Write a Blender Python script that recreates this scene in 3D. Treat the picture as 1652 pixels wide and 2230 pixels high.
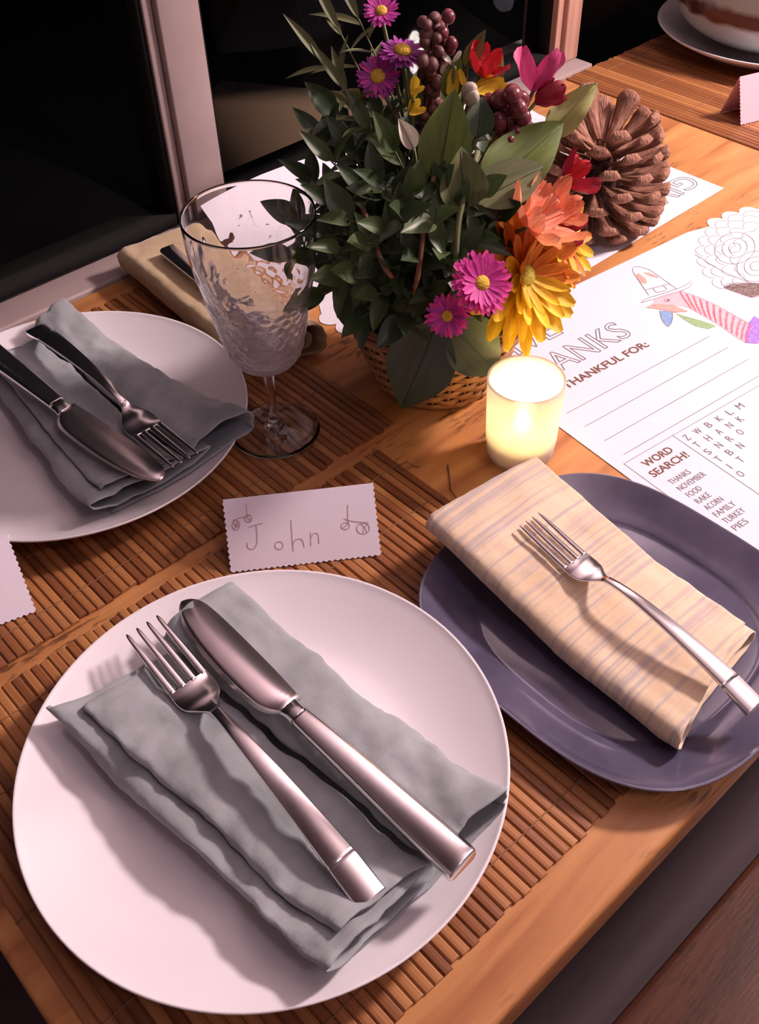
import bpy, math, random
import numpy as np
from mathutils import Matrix, Vector, noise

random.seed(7)
for o in list(bpy.data.objects):
    bpy.data.objects.remove(o, do_unlink=True)
SC = bpy.context.scene
COL = SC.collection
T = 0.75                                   # height of the table top; X runs along the table, Y towards the window

# ------------------------------------------------------------------ camera
CAM_F, CAM_T, CAM_R, CAM_H, CAM_A = 2179.53, 0.7916, -0.0343, 0.5079, 0.7186
def _cam_axes():
    fwd = np.array([0, math.cos(CAM_T), -math.sin(CAM_T)]); right = np.array([1.0, 0, 0]); up = np.cross(right, fwd)
    c, s = math.cos(CAM_R), math.sin(CAM_R)
    R, U = c*right + s*up, -s*right + c*up
    ca, sa = math.cos(CAM_A), math.sin(CAM_A)
    rot = lambda q: np.array([q[0]*ca + q[1]*sa, -q[0]*sa + q[1]*ca, q[2]])
    return rot(R), rot(U), rot(fwd)
AX_R, AX_U, AX_F = _cam_axes()
cam = bpy.data.cameras.new('camera'); cam.sensor_fit = 'VERTICAL'; cam.sensor_height = 36.0
cam.lens = 36.0*CAM_F/2230.0; cam.clip_start = 0.02; cam.clip_end = 60
camo = bpy.data.objects.new('camera', cam); COL.objects.link(camo)
m = Matrix(((AX_R[0], AX_U[0], -AX_F[0], 0), (AX_R[1], AX_U[1], -AX_F[1], 0), (AX_R[2], AX_U[2], -AX_F[2], T+CAM_H), (0, 0, 0, 1)))
camo.matrix_world = m
SC.camera = camo

# ------------------------------------------------------------------ world, exposure
w = bpy.data.worlds.new('night'); SC.world = w; w.use_nodes = True
w.node_tree.nodes['Background'].inputs[0].default_value = (0.05, 0.045, 0.06, 1)
w.node_tree.nodes['Background'].inputs[1].default_value = 0.12
SC.view_settings.view_transform = 'Standard'; SC.view_settings.look = 'None'
SC.view_settings.gamma = 1.0; SC.view_settings.use_curve_mapping = False
SC.view_settings.exposure = -0.12
LAMP_1 = dict(pos=(1.45, -0.02, 1.73), r=0.09, power=138.0, col=(1.0, 0.80, 0.80))
LAMP_2 = dict(pos=(0.30, -0.95, 2.36), r=0.16, power=4.5, col=(0.95, 0.78, 0.95))
CANDLE_W = 0.55

def ray(px, py):
    d = AX_R*((px-826)/CAM_F) - AX_U*((py-1115)/CAM_F) + AX_F
    return d
def on_table(px, py, z=0.0):
    """point of the table plane (height z above the table) for a spot of the photograph"""
    d = ray(px, py); k = (z-CAM_H)/d[2]
    return Vector((d[0]*k, d[1]*k, T+z))
BC = np.array([0.472, 0.463])              # basket centre
BW = np.array([0.658, 0.753])
def in_bunch(px, py, d=0.0):
    """point of the bouquet, d metres behind the basket's axis"""
    q = ray(px, py); k = (BC@BW + d)/(q[0]*BW[0] + q[1]*BW[1])
    return Vector((q[0]*k, q[1]*k, T+CAM_H+q[2]*k))

# ------------------------------------------------------------------ materials
def mat(name, col, rough=0.5, metal=0.0, **kw):
    mt = bpy.data.materials.new(name); mt.use_nodes = True
    b = mt.node_tree.nodes['Principled BSDF']
    b.inputs['Base Color'].default_value = (*col, 1); b.inputs['Roughness'].default_value = rough; b.inputs['Metallic'].default_value = metal
    for k, v in kw.items():
        b.inputs[k.replace('_', ' ')].default_value = v
    return mt
def nodes(mt): return mt.node_tree.nodes, mt.node_tree.links, mt.node_tree.nodes['Principled BSDF']
def ramp(n, stops):
    r = n.new('ShaderNodeValToRGB'); e = r.color_ramp.elements
    while len(e) < len(stops): e.new(0.5)
    for x, (p, c) in zip(e, stops): x.position = p; x.color = (*c, 1)
    return r
def noisy(mt, stops, scale=(1, 1, 1), nscale=10.0, detail=5.0, coord='Object', bump=0.0, bump_dist=0.001, rough=None, dist=0.0):
    n, l, b = nodes(mt)
    tc = n.new('ShaderNodeTexCoord'); mp = n.new('ShaderNodeMapping'); mp.inputs['Scale'].default_value = scale
    nz = n.new('ShaderNodeTexNoise'); nz.inputs['Scale'].default_value = nscale; nz.inputs['Detail'].default_value = detail; nz.inputs['Distortion'].default_value = dist
    r = ramp(n, stops)
    l.new(tc.outputs[coord], mp.inputs[0]); l.new(mp.outputs[0], nz.inputs['Vector']); l.new(nz.outputs['Fac'], r.inputs[0]); l.new(r.outputs[0], b.inputs['Base Color'])
    if bump:
        bp = n.new('ShaderNodeBump'); bp.inputs['Strength'].default_value = bump; bp.inputs['Distance'].default_value = bump_dist
        l.new(nz.outputs['Fac'], bp.inputs['Height']); l.new(bp.outputs[0], b.inputs['Normal'])
    return mt
M = {}
# table wood: long grain with short dark pores
def table_wood(name, c0, c1, c2, pore):
    mt = mat(name, c1, 0.42); n, l, b = nodes(mt)
    tc = n.new('ShaderNodeTexCoord')
    mp = n.new('ShaderNodeMapping'); mp.inputs['Scale'].default_value = (1.6, 16, 16)
    nz = n.new('ShaderNodeTexNoise'); nz.inputs['Scale'].default_value = 3.0; nz.inputs['Detail'].default_value = 6; nz.inputs['Distortion'].default_value = 0.6
    r = ramp(n, [(0.32, c0), (0.5, c1), (0.7, c2)])
    mp2 = n.new('ShaderNodeMapping'); mp2.inputs['Scale'].default_value = (22, 130, 130)
    nz2 = n.new('ShaderNodeTexNoise'); nz2.inputs['Scale'].default_value = 3.0; nz2.inputs['Detail'].default_value = 3
    nz3 = n.new('ShaderNodeTexNoise'); nz3.inputs['Scale'].default_value = 14.0; nz3.inputs['Detail'].default_value = 2
    r2 = ramp(n, [(0.52, (0, 0, 0)), (0.62, (1, 1, 1))]); r3 = ramp(n, [(0.5, (0, 0, 0)), (0.62, (1, 1, 1))])
    mu = n.new('ShaderNodeMath'); mu.operation = 'MULTIPLY'
    mx = n.new('ShaderNodeMix'); mx.data_type = 'RGBA'; mx.inputs[7].default_value = (*pore, 1)
    l.new(tc.outputs['Object'], mp.inputs[0]); l.new(mp.outputs[0], nz.inputs['Vector']); l.new(nz.outputs['Fac'], r.inputs[0])
    l.new(tc.outputs['Object'], mp2.inputs[0]); l.new(mp2.outputs[0], nz2.inputs['Vector']); l.new(nz2.outputs['Fac'], r2.inputs[0])
    l.new(tc.outputs['Object'], nz3.inputs['Vector']); l.new(nz3.outputs['Fac'], r3.inputs[0])
    l.new(r2.outputs[0], mu.inputs[0]); l.new(r3.outputs[0], mu.inputs[1])
    m3 = n.new('ShaderNodeMath'); m3.operation = 'MULTIPLY'; m3.inputs[1].default_value = 0.85; l.new(mu.outputs[0], m3.inputs[0])
    l.new(m3.outputs[0], mx.inputs[0]); l.new(r.outputs[0], mx.inputs[6]); l.new(mx.outputs[2], b.inputs['Base Color'])
    bp = n.new('ShaderNodeBump'); bp.inputs['Strength'].default_value = 0.25; bp.inputs['Distance'].default_value = 0.0008
    l.new(nz2.outputs['Fac'], bp.inputs['Height']); l.new(bp.outputs[0], b.inputs['Normal'])
    return mt
M['table'] = table_wood('table wood', (0.36, 0.13, 0.045), (0.52, 0.225, 0.075), (0.62, 0.30, 0.11), (0.10, 0.04, 0.02))
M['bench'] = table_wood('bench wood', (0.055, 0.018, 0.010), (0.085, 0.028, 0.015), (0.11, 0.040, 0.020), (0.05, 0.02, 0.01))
def bamboo():
    mt = mat('bamboo', (0.3, 0.12, 0.04), 0.45); n, l, b = nodes(mt)
    oi = n.new('ShaderNodeObjectInfo'); tc = n.new('ShaderNodeTexCoord')
    mp = n.new('ShaderNodeMapping'); mp.inputs['Scale'].default_value = (400, 9, 400)
    nz = n.new('ShaderNodeTexNoise'); nz.inputs['Scale'].default_value = 1.0; nz.inputs['Detail'].default_value = 4
    ad = n.new('ShaderNodeVectorMath'); ad.operation = 'ADD'
    l.new(tc.outputs['Object'], mp.inputs[0]); l.new(mp.outputs[0], ad.inputs[0]); l.new(oi.outputs['Random'], ad.inputs[1]); l.new(ad.outputs[0], nz.inputs['Vector'])
    mx = n.new('ShaderNodeMath'); mx.operation = 'MULTIPLY_ADD'; mx.inputs[1].default_value = 0.55
    l.new(oi.outputs['Random'], mx.inputs[0]); 
    sb = n.new('ShaderNodeMath'); sb.operation = 'MULTIPLY'; sb.inputs[1].default_value = 0.6; l.new(nz.outputs['Fac'], sb.inputs[0]); l.new(sb.outputs[0], mx.inputs[2])
    r = ramp(n, [(0.2, (0.14, 0.045, 0.016)), (0.5, (0.26, 0.092, 0.030)), (0.85, (0.42, 0.18, 0.060))])
    l.new(mx.outputs[0], r.inputs[0]); l.new(r.outputs[0], b.inputs['Base Color'])
    return mt
M['bamboo'] = bamboo()
M['thread'] = mat('mat thread', (0.24, 0.11, 0.05), 0.8)
M['plate'] = mat('white glaze', (0.80, 0.75, 0.77), 0.16, Coat_Weight=0.3, Coat_Roughness=0.05)
M['blue'] = noisy(mat('slate blue glaze', (0.06, 0.06, 0.11), 0.14, Coat_Weight=0.9, Coat_Roughness=0.08), [(0.3, (0.060, 0.054, 0.092)), (0.7, (0.105, 0.092, 0.145))], nscale=30)
M['steel'] = mat('brushed steel', (0.92, 0.89, 0.90), 0.18, 1.0)
M['steel2'] = mat('polished blade steel', (0.80, 0.73, 0.75), 0.26, 1.0)
def linen(name, c0, c1, weave=900.0, stripes=None, amp=0.5):
    mt = mat(name, c0, 0.95, Sheen_Weight=0.25); n, l, b = nodes(mt)
    tc = n.new('ShaderNodeTexCoord')
    nz = n.new('ShaderNodeTexNoise'); nz.inputs['Scale'].default_value = 26; nz.inputs['Detail'].default_value = 6
    r = ramp(n, [(0.33, c0), (0.68, c1)])
    l.new(tc.outputs['Object'], nz.inputs['Vector']); l.new(nz.outputs['Fac'], r.inputs[0])
    last = r.outputs[0]
    if stripes:
        mp = n.new('ShaderNodeMapping'); mp.inputs['Scale'].default_value = (6, 330, 6); mp.inputs['Rotation'].default_value = (0, 0, stripes[1])
        nzs = n.new('ShaderNodeTexNoise'); nzs.inputs['Scale'].default_value = 1.0; nzs.inputs['Detail'].default_value = 2.5
        rs = ramp(n, [(0.48, (0, 0, 0)), (0.64, (1, 1, 1))])
        mx = n.new('ShaderNodeMix'); mx.data_type = 'RGBA'; mx.inputs[7].default_value = (*stripes[0], 1)
        l.new(tc.outputs['Object'], mp.inputs[0]); l.new(mp.outputs[0], nzs.inputs['Vector']); l.new(nzs.outputs['Fac'], rs.inputs[0])
        sc = n.new('ShaderNodeMath'); sc.operation = 'MULTIPLY'; sc.inputs[1].default_value = 0.75; l.new(rs.outputs[0], sc.inputs[0])
        l.new(sc.outputs[0], mx.inputs[0]); l.new(last, mx.inputs[6]); last = mx.outputs[2]
    l.new(last, b.inputs['Base Color'])
    mpw = n.new('ShaderNodeMapping'); mpw.inputs['Scale'].default_value = (120, weave, 120)
    nw = n.new('ShaderNodeTexNoise'); nw.inputs['Scale'].default_value = 1.0; nw.inputs['Detail'].default_value = 2
    l.new(tc.outputs['Object'], mpw.inputs[0]); l.new(mpw.outputs[0], nw.inputs['Vector'])
    nb = n.new('ShaderNodeTexNoise'); nb.inputs['Scale'].default_value = 110; nb.inputs['Detail'].default_value = 3; l.new(tc.outputs['Object'], nb.inputs['Vector'])
    b1 = n.new('ShaderNodeBump'); b1.inputs['Strength'].default_value = amp; b1.inputs['Distance'].default_value = 0.0006; l.new(nw.outputs['Fac'], b1.inputs['Height'])
    b2 = n.new('ShaderNodeBump'); b2.inputs['Strength'].default_value = 0.5; b2.inputs['Distance'].default_value = 0.0015
    l.new(nb.outputs['Fac'], b2.inputs['Height']); l.new(b1.outputs[0], b2.inputs['Normal']); l.new(b2.outputs[0], b.inputs['Normal'])
    return mt
M['teal'] = linen('grey teal linen', (0.25, 0.265, 0.275), (0.35, 0.37, 0.385))
M['cream'] = linen('cream striped linen', (0.66, 0.48, 0.31), (0.74, 0.58, 0.42), stripes=((0.42, 0.36, 0.36), 0.02))
M['tan'] = linen('tan linen', (0.44, 0.31, 0.17), (0.52, 0.39, 0.23))
M['paper'] = mat('paper', (0.70, 0.665, 0.72), 0.75)
M['card'] = mat('lilac card', (0.80, 0.72, 0.80), 0.8)
M['pinkcard'] = mat('pink card', (0.80, 0.42, 0.48), 0.8)
M['ink'] = mat('brown print', (0.16, 0.07, 0.05), 0.8)
M['greyink'] = mat('grey print', (0.17, 0.15, 0.17), 0.8)
M['pencil'] = mat('red pencil', (0.52, 0.32, 0.36), 0.9)
for k, c in dict(red=(0.75, 0.10, 0.14), salmon=(0.80, 0.30, 0.24), bluep=(0.16, 0.30, 0.55), greenp=(0.22, 0.38, 0.14), purple=(0.30, 0.13, 0.62), brownp=(0.13, 0.07, 0.06), pinkp=(0.86, 0.42, 0.46)).items():
    M[k] = noisy(mat(k+' crayon', c, 0.85), [(0.38, c), (0.72, tuple(0.72*x+0.22 for x in c))], scale=(1, 3, 1), nscale=260)
M['white_paint'] = noisy(mat('painted wood trim', (0.32, 0.24, 0.23), 0.5), [(0.3, (0.29, 0.22, 0.21)), (0.7, (0.35, 0.265, 0.25))], nscale=14)
M['post'] = noisy(mat('stained post', (0.50, 0.27, 0.20), 0.5), [(0.35, (0.44, 0.22, 0.16)), (0.65, (0.58, 0.34, 0.26))], scale=(60, 60, 2), nscale=2)
M['gasket'] = mat('dark window seal', (0.010, 0.009, 0.009), 0.8, Specular_IOR_Level=0.1)
M['asphalt'] = mat('dark ground', (0.006, 0.006, 0.006), 0.95, Specular_IOR_Level=0.0)
M['wallpaint'] = mat('warm wall paint', (0.66, 0.57, 0.59), 0.9)
M['ceiling'] = mat('ceiling paint', (0.52, 0.46, 0.47), 0.9)
M['floor'] = noisy(mat('dark floor boards', (0.09, 0.05, 0.05), 0.55), [(0.3, (0.13, 0.095, 0.10)), (0.7, (0.18, 0.13, 0.14))], scale=(1, 12, 1), nscale=3)
M['outside'] = noisy(mat('brown pane reflection', (0.22, 0.13, 0.08), 0.8), [(0.3, (0.48, 0.30, 0.19)), (0.7, (0.60, 0.38, 0.25))], nscale=6)  # brown of a reflection in the pane, painted on the slab behind it
def pane_mat():
    mt = bpy.data.materials.new('window glass'); mt.use_nodes = True; n, l = mt.node_tree.nodes, mt.node_tree.links
    n.remove(n['Principled BSDF'])
    tr = n.new('ShaderNodeBsdfTransparent'); tr.inputs[0].default_value = (0.86, 0.88, 0.87, 1)
    gl = n.new('ShaderNodeBsdfGlossy'); gl.inputs['Roughness'].default_value = 0.03
    lw = n.new('ShaderNodeLayerWeight'); lw.inputs[0].default_value = 0.5
    pw = n.new('ShaderNodeMath'); pw.operation = 'POWER'; pw.inputs[1].default_value = 5.0; fr = n.new('ShaderNodeMath'); fr.operation = 'MULTIPLY_ADD'; fr.inputs[1].default_value = 0.16; fr.inputs[2].default_value = 0.004
    l.new(lw.outputs['Facing'], pw.inputs[0]); l.new(pw.outputs[0], fr.inputs[0]); mx = n.new('ShaderNodeMixShader')
    l.new(fr.outputs[0], mx.inputs[0]); l.new(tr.outputs[0], mx.inputs[1]); l.new(gl.outputs[0], mx.inputs[2]); l.new(mx.outputs[0], n['Material Output'].inputs[0])
    return mt
M['pane'] = pane_mat()
M['glass'] = mat('clear glass', (1, 0.985, 0.99), 0.0, Transmission_Weight=1.0, IOR=1.46)
def cloudy_glass():
    mt = mat('cloudy pressed glass', (1, 0.985, 0.99), 0.02, Transmission_Weight=1.0, IOR=1.38); n, l, b = nodes(mt)
    tr = n.new('ShaderNodeBsdfTranslucent'); tr.inputs[0].default_value = (0.9, 0.85, 0.9, 1)
    tc = n.new('ShaderNodeTexCoord'); sp = n.new('ShaderNodeSeparateXYZ'); l.new(tc.outputs['Object'], sp.inputs[0])
    mr = n.new('ShaderNodeMapRange'); mr.inputs[1].default_value = 0.160; mr.inputs[2].default_value = 0.120; mr.inputs[3].default_value = 0.0; mr.inputs[4].default_value = 0.16; l.new(sp.outputs[2], mr.inputs[0])
    df = n.new('ShaderNodeBsdfDiffuse'); df.inputs[0].default_value = (0.9, 0.85, 0.9, 1); m0 = n.new('ShaderNodeMixShader'); m0.inputs[0].default_value = 0.5
    l.new(tr.outputs[0], m0.inputs[1]); l.new(df.outputs[0], m0.inputs[2])
    mx = n.new('ShaderNodeMixShader'); l.new(mr.outputs[0], mx.inputs[0]); l.new(b.outputs[0], mx.inputs[1]); l.new(m0.outputs[0], mx.inputs[2]); l.new(mx.outputs[0], n['Material Output'].inputs[0])
    return mt
M['glassbowl'] = cloudy_glass()
def frosted():
    mt = bpy.data.materials.new('frosted glass'); mt.use_nodes = True; n, l = mt.node_tree.nodes, mt.node_tree.links
    n.remove(n['Principled BSDF'])
    df = n.new('ShaderNodeBsdfDiffuse'); df.inputs[0].default_value = (0.80, 0.72, 0.74, 1)
    tl = n.new('ShaderNodeBsdfTranslucent'); tl.inputs[0].default_value = (0.95, 0.93, 0.90, 1)
    mx = n.new('ShaderNodeMixShader'); mx.inputs[0].default_value = 0.20
    gl = n.new('ShaderNodeBsdfRefraction'); gl.inputs['Roughness'].default_value = 0.5; gl.inputs['IOR'].default_value = 1.2
    m2 = n.new('ShaderNodeMixShader'); m2.inputs[0].default_value = 0.42
    l.new(df.outputs[0], mx.inputs[1]); l.new(tl.outputs[0], mx.inputs[2]); l.new(mx.outputs[0], m2.inputs[1]); l.new(gl.outputs[0], m2.inputs[2]); l.new(m2.outputs[0], n['Material Output'].inputs[0])
    return mt
M['frost'] = frosted()
def emit(name, col, s):
    mt = bpy.data.materials.new(name); mt.use_nodes = True; n, l = mt.node_tree.nodes, mt.node_tree.links
    n.remove(n['Principled BSDF']); e = n.new('ShaderNodeEmission'); e.inputs[0].default_value = (*col, 1); e.inputs[1].default_value = s
    l.new(e.outputs[0], n['Material Output'].inputs[0]); return mt
def petal(name, c, trans=0.25, c2=None):
    mt = mat(name, c, 0.6); n, l, b = nodes(mt)
    tc = n.new('ShaderNodeTexCoord'); mp = n.new('ShaderNodeMapping'); mp.inputs['Scale'].default_value = (1, 9, 1)
    nz = n.new('ShaderNodeTexNoise'); nz.inputs['Scale'].default_value = 2.2; nz.inputs['Detail'].default_value = 3
    r = ramp(n, [(0.3, c2 or tuple(0.72*x for x in c)), (0.65, c)])
    l.new(tc.outputs['Object'], mp.inputs[0]); l.new(mp.outputs[0], nz.inputs['Vector']); l.new(nz.outputs['Fac'], r.inputs[0]); l.new(r.outputs[0], b.inputs['Base Color'])
    tl = n.new('ShaderNodeBsdfTranslucent'); l.new(r.outputs[0], tl.inputs[0]); mx = n.new('ShaderNodeMixShader'); mx.inputs[0].default_value = trans
    l.new(b.outputs[0], mx.inputs[1]); l.new(tl.outputs[0], mx.inputs[2]); l.new(mx.outputs[0], n['Material Output'].inputs[0])
    return mt
M['magenta'] = petal('magenta petal', (0.72, 0.05, 0.36)); M['violet'] = petal('violet petal', (0.42, 0.05, 0.36))
M['yellow'] = petal('yellow petal', (0.88, 0.58, 0.03)); M['orange'] = petal('orange petal', (0.86, 0.36, 0.04), c2=(0.62, 0.16, 0.03))
M['peach'] = petal('peach petal', (0.88, 0.36, 0.20), c2=(0.72, 0.15, 0.07)); M['redpetal'] = petal('red petal', (0.60, 0.02, 0.03)); M['crimson'] = petal('crimson petal', (0.36, 0.015, 0.04))
M['hotpink'] = petal('pink petal', (0.66, 0.07, 0.24)); M['creampetal'] = petal('cream petal', (0.66, 0.58, 0.46))
M['disc'] = noisy(mat('yellow flower centre', (0.72, 0.45, 0.03), 0.8), [(0.35, (0.50, 0.26, 0.02)), (0.65, (0.80, 0.55, 0.05))], nscale=700, bump=1.0)
M['disc2'] = noisy(mat('olive flower centre', (0.45, 0.38, 0.04), 0.8), [(0.35, (0.32, 0.26, 0.03)), (0.65, (0.58, 0.50, 0.06))], nscale=700, bump=1.0)
def leafmat(name, c, c2): return petal(name, c, 0.12, c2)
M['leaf'] = leafmat('dark green leaf', (0.045, 0.075, 0.028), (0.028, 0.048, 0.02)); M['leaf2'] = leafmat('mid green leaf', (0.085, 0.125, 0.04), (0.055, 0.085, 0.03))
M['bigleaf'] = leafmat('big dark leaf', (0.07, 0.10, 0.055), (0.05, 0.078, 0.042)); M['lime'] = leafmat('light green leaf', (0.17, 0.22, 0.045), (0.11, 0.15, 0.04)); M['pale'] = leafmat('pale green leaf', (0.42, 0.42, 0.14), (0.32, 0.34, 0.12))
M['olive'] = leafmat('olive leaf', (0.15, 0.16, 0.06), (0.10, 0.11, 0.045))
for k in ('leaf', 'leaf2', 'bigleaf'): nodes(M[k])[2].inputs['Roughness'].default_value = 0.45
M['stem'] = mat('green stem', (0.12, 0.13, 0.05), 0.6); M['twig'] = mat('brown twig', (0.22, 0.09, 0.05), 0.7)
M['berry'] = mat('maroon berry', (0.16, 0.03, 0.04), 0.25); M['bud'] = mat('brown bud', (0.13, 0.045, 0.04), 0.6)
M['wicker'] = noisy(mat('wicker', (0.42, 0.20, 0.08), 0.5), [(0.3, (0.30, 0.12, 0.045)), (0.7, (0.50, 0.27, 0.11))], nscale=45)
M['wickerdark'] = noisy(mat('dark wicker rim', (0.26, 0.11, 0.05), 0.5), [(0.3, (0.19, 0.075, 0.035)), (0.7, (0.34, 0.15, 0.07))], nscale=60)
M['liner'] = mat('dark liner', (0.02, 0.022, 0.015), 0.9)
M['cone'] = noisy(mat('pine cone scale', (0.22, 0.09, 0.05), 0.7), [(0.3, (0.17, 0.065, 0.04)), (0.52, (0.31, 0.135, 0.08)), (0.72, (0.48, 0.24, 0.15))], scale=(1, 7, 3), nscale=3.5, bump=0.5, bump_dist=0.01)
M['conecore'] = mat('pine cone core', (0.06, 0.025, 0.018), 0.9)
def glaze_bowl():
    mt = mat('celadon glaze', (0.4, 0.45, 0.42), 0.2, Coat_Weight=0.4); n, l, b = nodes(mt)
    tc = n.new('ShaderNodeTexCoord'); sp = n.new('ShaderNodeSeparateXYZ'); l.new(tc.outputs['Object'], sp.inputs[0])
    nz = n.new('ShaderNodeTexNoise'); nz.inputs['Scale'].default_value = 22; nz.inputs['Detail'].default_value = 3; l.new(tc.outputs['Object'], nz.inputs['Vector'])
    a = n.new('ShaderNodeMath'); a.operation = 'MULTIPLY_ADD'; a.inputs[1].default_value = 0.022; l.new(nz.outputs['Fac'], a.inputs[0]); l.new(sp.outputs[2], a.inputs[2])
    mr = n.new('ShaderNodeMapRange'); mr.inputs[1].default_value = 0.0; mr.inputs[2].default_value = 0.11; l.new(a.outputs[0], mr.inputs[0])
    r = ramp(n, [(0.16, (0.06, 0.02, 0.02)), (0.24, (0.26, 0.30, 0.20)), (0.34, (0.40, 0.44, 0.42)), (0.56, (0.42, 0.45, 0.44)), (0.60, (0.10, 0.03, 0.03)), (0.70, (0.09, 0.03, 0.03)), (0.76, (0.36, 0.42, 0.40))])
    l.new(mr.outputs[0], r.inputs[0]); l.new(r.outputs[0], b.inputs['Base Color']); return mt
M['celadon'] = glaze_bowl()
M['wax'] = mat('white plastic', (0.85, 0.80, 0.72), 0.5)
M['cord'] = mat('black cord', (0.02, 0.02, 0.02), 0.6)

# ------------------------------------------------------------------ mesh helpers
def mesh(name, V, F, smooth=True):
    me = bpy.data.meshes.new(name); me.from_pydata([tuple(map(float, v)) for v in V], [], [tuple(int(i) for i in f) for f in F])
    if smooth: me.polygons.foreach_set('use_smooth', [True]*len(me.polygons))
    me.update(); return me
def outward(me):
    import bmesh
    bm = bmesh.new(); bm.from_mesh(me); bmesh.ops.remove_doubles(bm, verts=bm.verts[:], dist=1e-6); bmesh.ops.recalc_face_normals(bm, faces=bm.faces[:]); bm.to_mesh(me); bm.free(); return me
def ob(name, me, mt=None, parent=None, loc=None, mw=None):
    if isinstance(me, tuple): me = mesh(name, *me)
    if mt in ('glass', 'frost', 'glassbowl'): outward(me)
    o = bpy.data.objects.new(name, me); COL.objects.link(o)
    if mt is not None and (len(me.materials) == 0): me.materials.append(M[mt] if isinstance(mt, str) else mt)
    if parent is not None: o.parent = parent
    if loc is not None: o.location = loc
    if mw is not None: o.matrix_basis = mw
    return o
def tag(o, label, cat, group=None):
    o['label'] = label; o['category'] = cat
    if group: o['group'] = group
    return o
def thing(name, label, cat, loc=(0, 0, 0), group=None, rotz=0.0):
    o = bpy.data.objects.new(name, None); COL.objects.link(o); o.location = loc; o.rotation_euler = (0, 0, rotz); o.empty_display_size = 0.02
    return tag(o, label, cat, group)
def struct(o): o['kind'] = 'structure'; return o
def join(*ms):
    V, F = [], []
    for v, f in ms:
        k = len(V); V += [tuple(x) for x in v]; F += [tuple(i+k for i in q) for q in f]
    return V, F
def box(x0, x1, y0, y1, z0, z1):
    V = [(x0, y0, z0), (x1, y0, z0), (x1, y1, z0), (x0, y1, z0), (x0, y0, z1), (x1, y0, z1), (x1, y1, z1), (x0, y1, z1)]
    return V, [(3, 2, 1, 0), (4, 5, 6, 7), (0, 1, 5, 4), (1, 2, 6, 5), (2, 3, 7, 6), (3, 0, 4, 7)]
def bevel(o, wd, seg=2):
    b = o.modifiers.new('bevel', 'BEVEL'); b.width = wd; b.segments = seg; b.limit_method = 'ANGLE'; return o
def lathe(prof, n=64, close=False, rfun=None):
    V, F = [], []; k = len(prof)
    for i in range(n):
        a = 2*math.pi*i/n
        for j, (r, z) in enumerate(prof):
            rr = rfun(a, j, r, z) if rfun else r
            V.append((rr*math.cos(a), rr*math.sin(a), z))
    for i in range(n):
        i2 = (i+1) % n
        for j in range(k-1 if not close else k):
            j2 = (j+1) % k
            F.append((i*k+j, i2*k+j, i2*k+j2, i*k+j2))
    return V, F
def tube(pts, rad, n=6, cap=True):
    pts = [Vector(p) for p in pts]; V, F = [], []; up = None
    for i, p in enumerate(pts):
        t = (pts[min(i+1, len(pts)-1)] - pts[max(i-1, 0)]).normalized()
        if up is None:
            up = t.orthogonal().normalized()
        else:
            up = (up - t*up.dot(t)); up = up.normalized() if up.length > 1e-6 else t.orthogonal().normalized()
        s = t.cross(up); r = rad[i] if hasattr(rad, '__len__') else rad
        for k in range(n):
            a = 2*math.pi*k/n; V.append(p + up*(r*math.cos(a)) + s*(r*math.sin(a)))
    for i in range(len(pts)-1):
        for k in range(n):
            k2 = (k+1) % n; F.append((i*n+k, i*n+k2, (i+1)*n+k2, (i+1)*n+k))
    if cap: F.append(tuple(range(n-1, -1, -1))); F.append(tuple((len(pts)-1)*n+k for k in range(n)))
    return V, F
def loft(secs, cap=True):
    """secs: list of closed rings with the same number of points"""
    n = len(secs[0]); V = [p for s in secs for p in s]; F = []
    for i in range(len(secs)-1):
        for k in range(n):
            k2 = (k+1) % n; F.append((i*n+k, i*n+k2, (i+1)*n+k2, (i+1)*n+k))
    if cap: F.append(tuple(range(n-1, -1, -1))); F.append(tuple((len(secs)-1)*n+k for k in range(n)))
    return V, F
def prism(poly, z0, z1):
    n = len(poly); V = [(x, y, z0) for x, y in poly] + [(x, y, z1) for x, y in poly]
    return V, [tuple(range(n-1, -1, -1)), tuple(range(n, 2*n))] + [(i, (i+1) % n, (i+1) % n + n, i+n) for i in range(n)]
def ribbon(pts, wd, z=0.0, closed=False):
    """flat stroke lying in the xy plane"""
    P = [Vector((p[0], p[1], 0)) for p in pts]
    if closed: P.append(P[0])
    V, F = [], []
    for i, p in enumerate(P):
        a, b = P[max(i-1, 0)], P[min(i+1, len(P)-1)]
        if closed and i in (0, len(P)-1): a, b = P[-2], P[1]
        t = (b-a); t = t.normalized() if t.length > 0 else Vector((1, 0, 0)); s = Vector((-t.y, t.x, 0))*(wd/2)
        V += [(p.x+s.x, p.y+s.y, z), (p.x-s.x, p.y-s.y, z)]
        if i: F.append((2*i-2, 2*i-1, 2*i+1, 2*i))
    return V, F
def spline(pts, m=6):
    P = [np.array(p, float) for p in pts]; out = []
    for i in range(len(P)-1):
        p0, p1, p2, p3 = P[max(i-1, 0)], P[i], P[i+1], P[min(i+2, len(P)-1)]
        for k in range(m):
            t = k/m
            out.append(0.5*((2*p1) + (-p0+p2)*t + (2*p0-5*p1+4*p2-p3)*t*t + (-p0+3*p1-3*p2+p3)*t**3))
    out.append(P[-1]); return out
def nz(x, y, z=0.0): return noise.noise(Vector((x, y, z)))
def frame_of(x, zhint):
    """rotation whose X axis is x and whose Z leans towards zhint"""
    x = Vector(x).normalized(); z = Vector(zhint); z = z - x*z.dot(x)
    z = z.normalized() if z.length > 1e-5 else x.orthogonal().normalized(); y = z.cross(x)
    return Matrix(((x.x, y.x, z.x, 0), (x.y, y.y, z.y, 0), (x.z, y.z, z.z, 0), (0, 0, 0, 1)))
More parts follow.
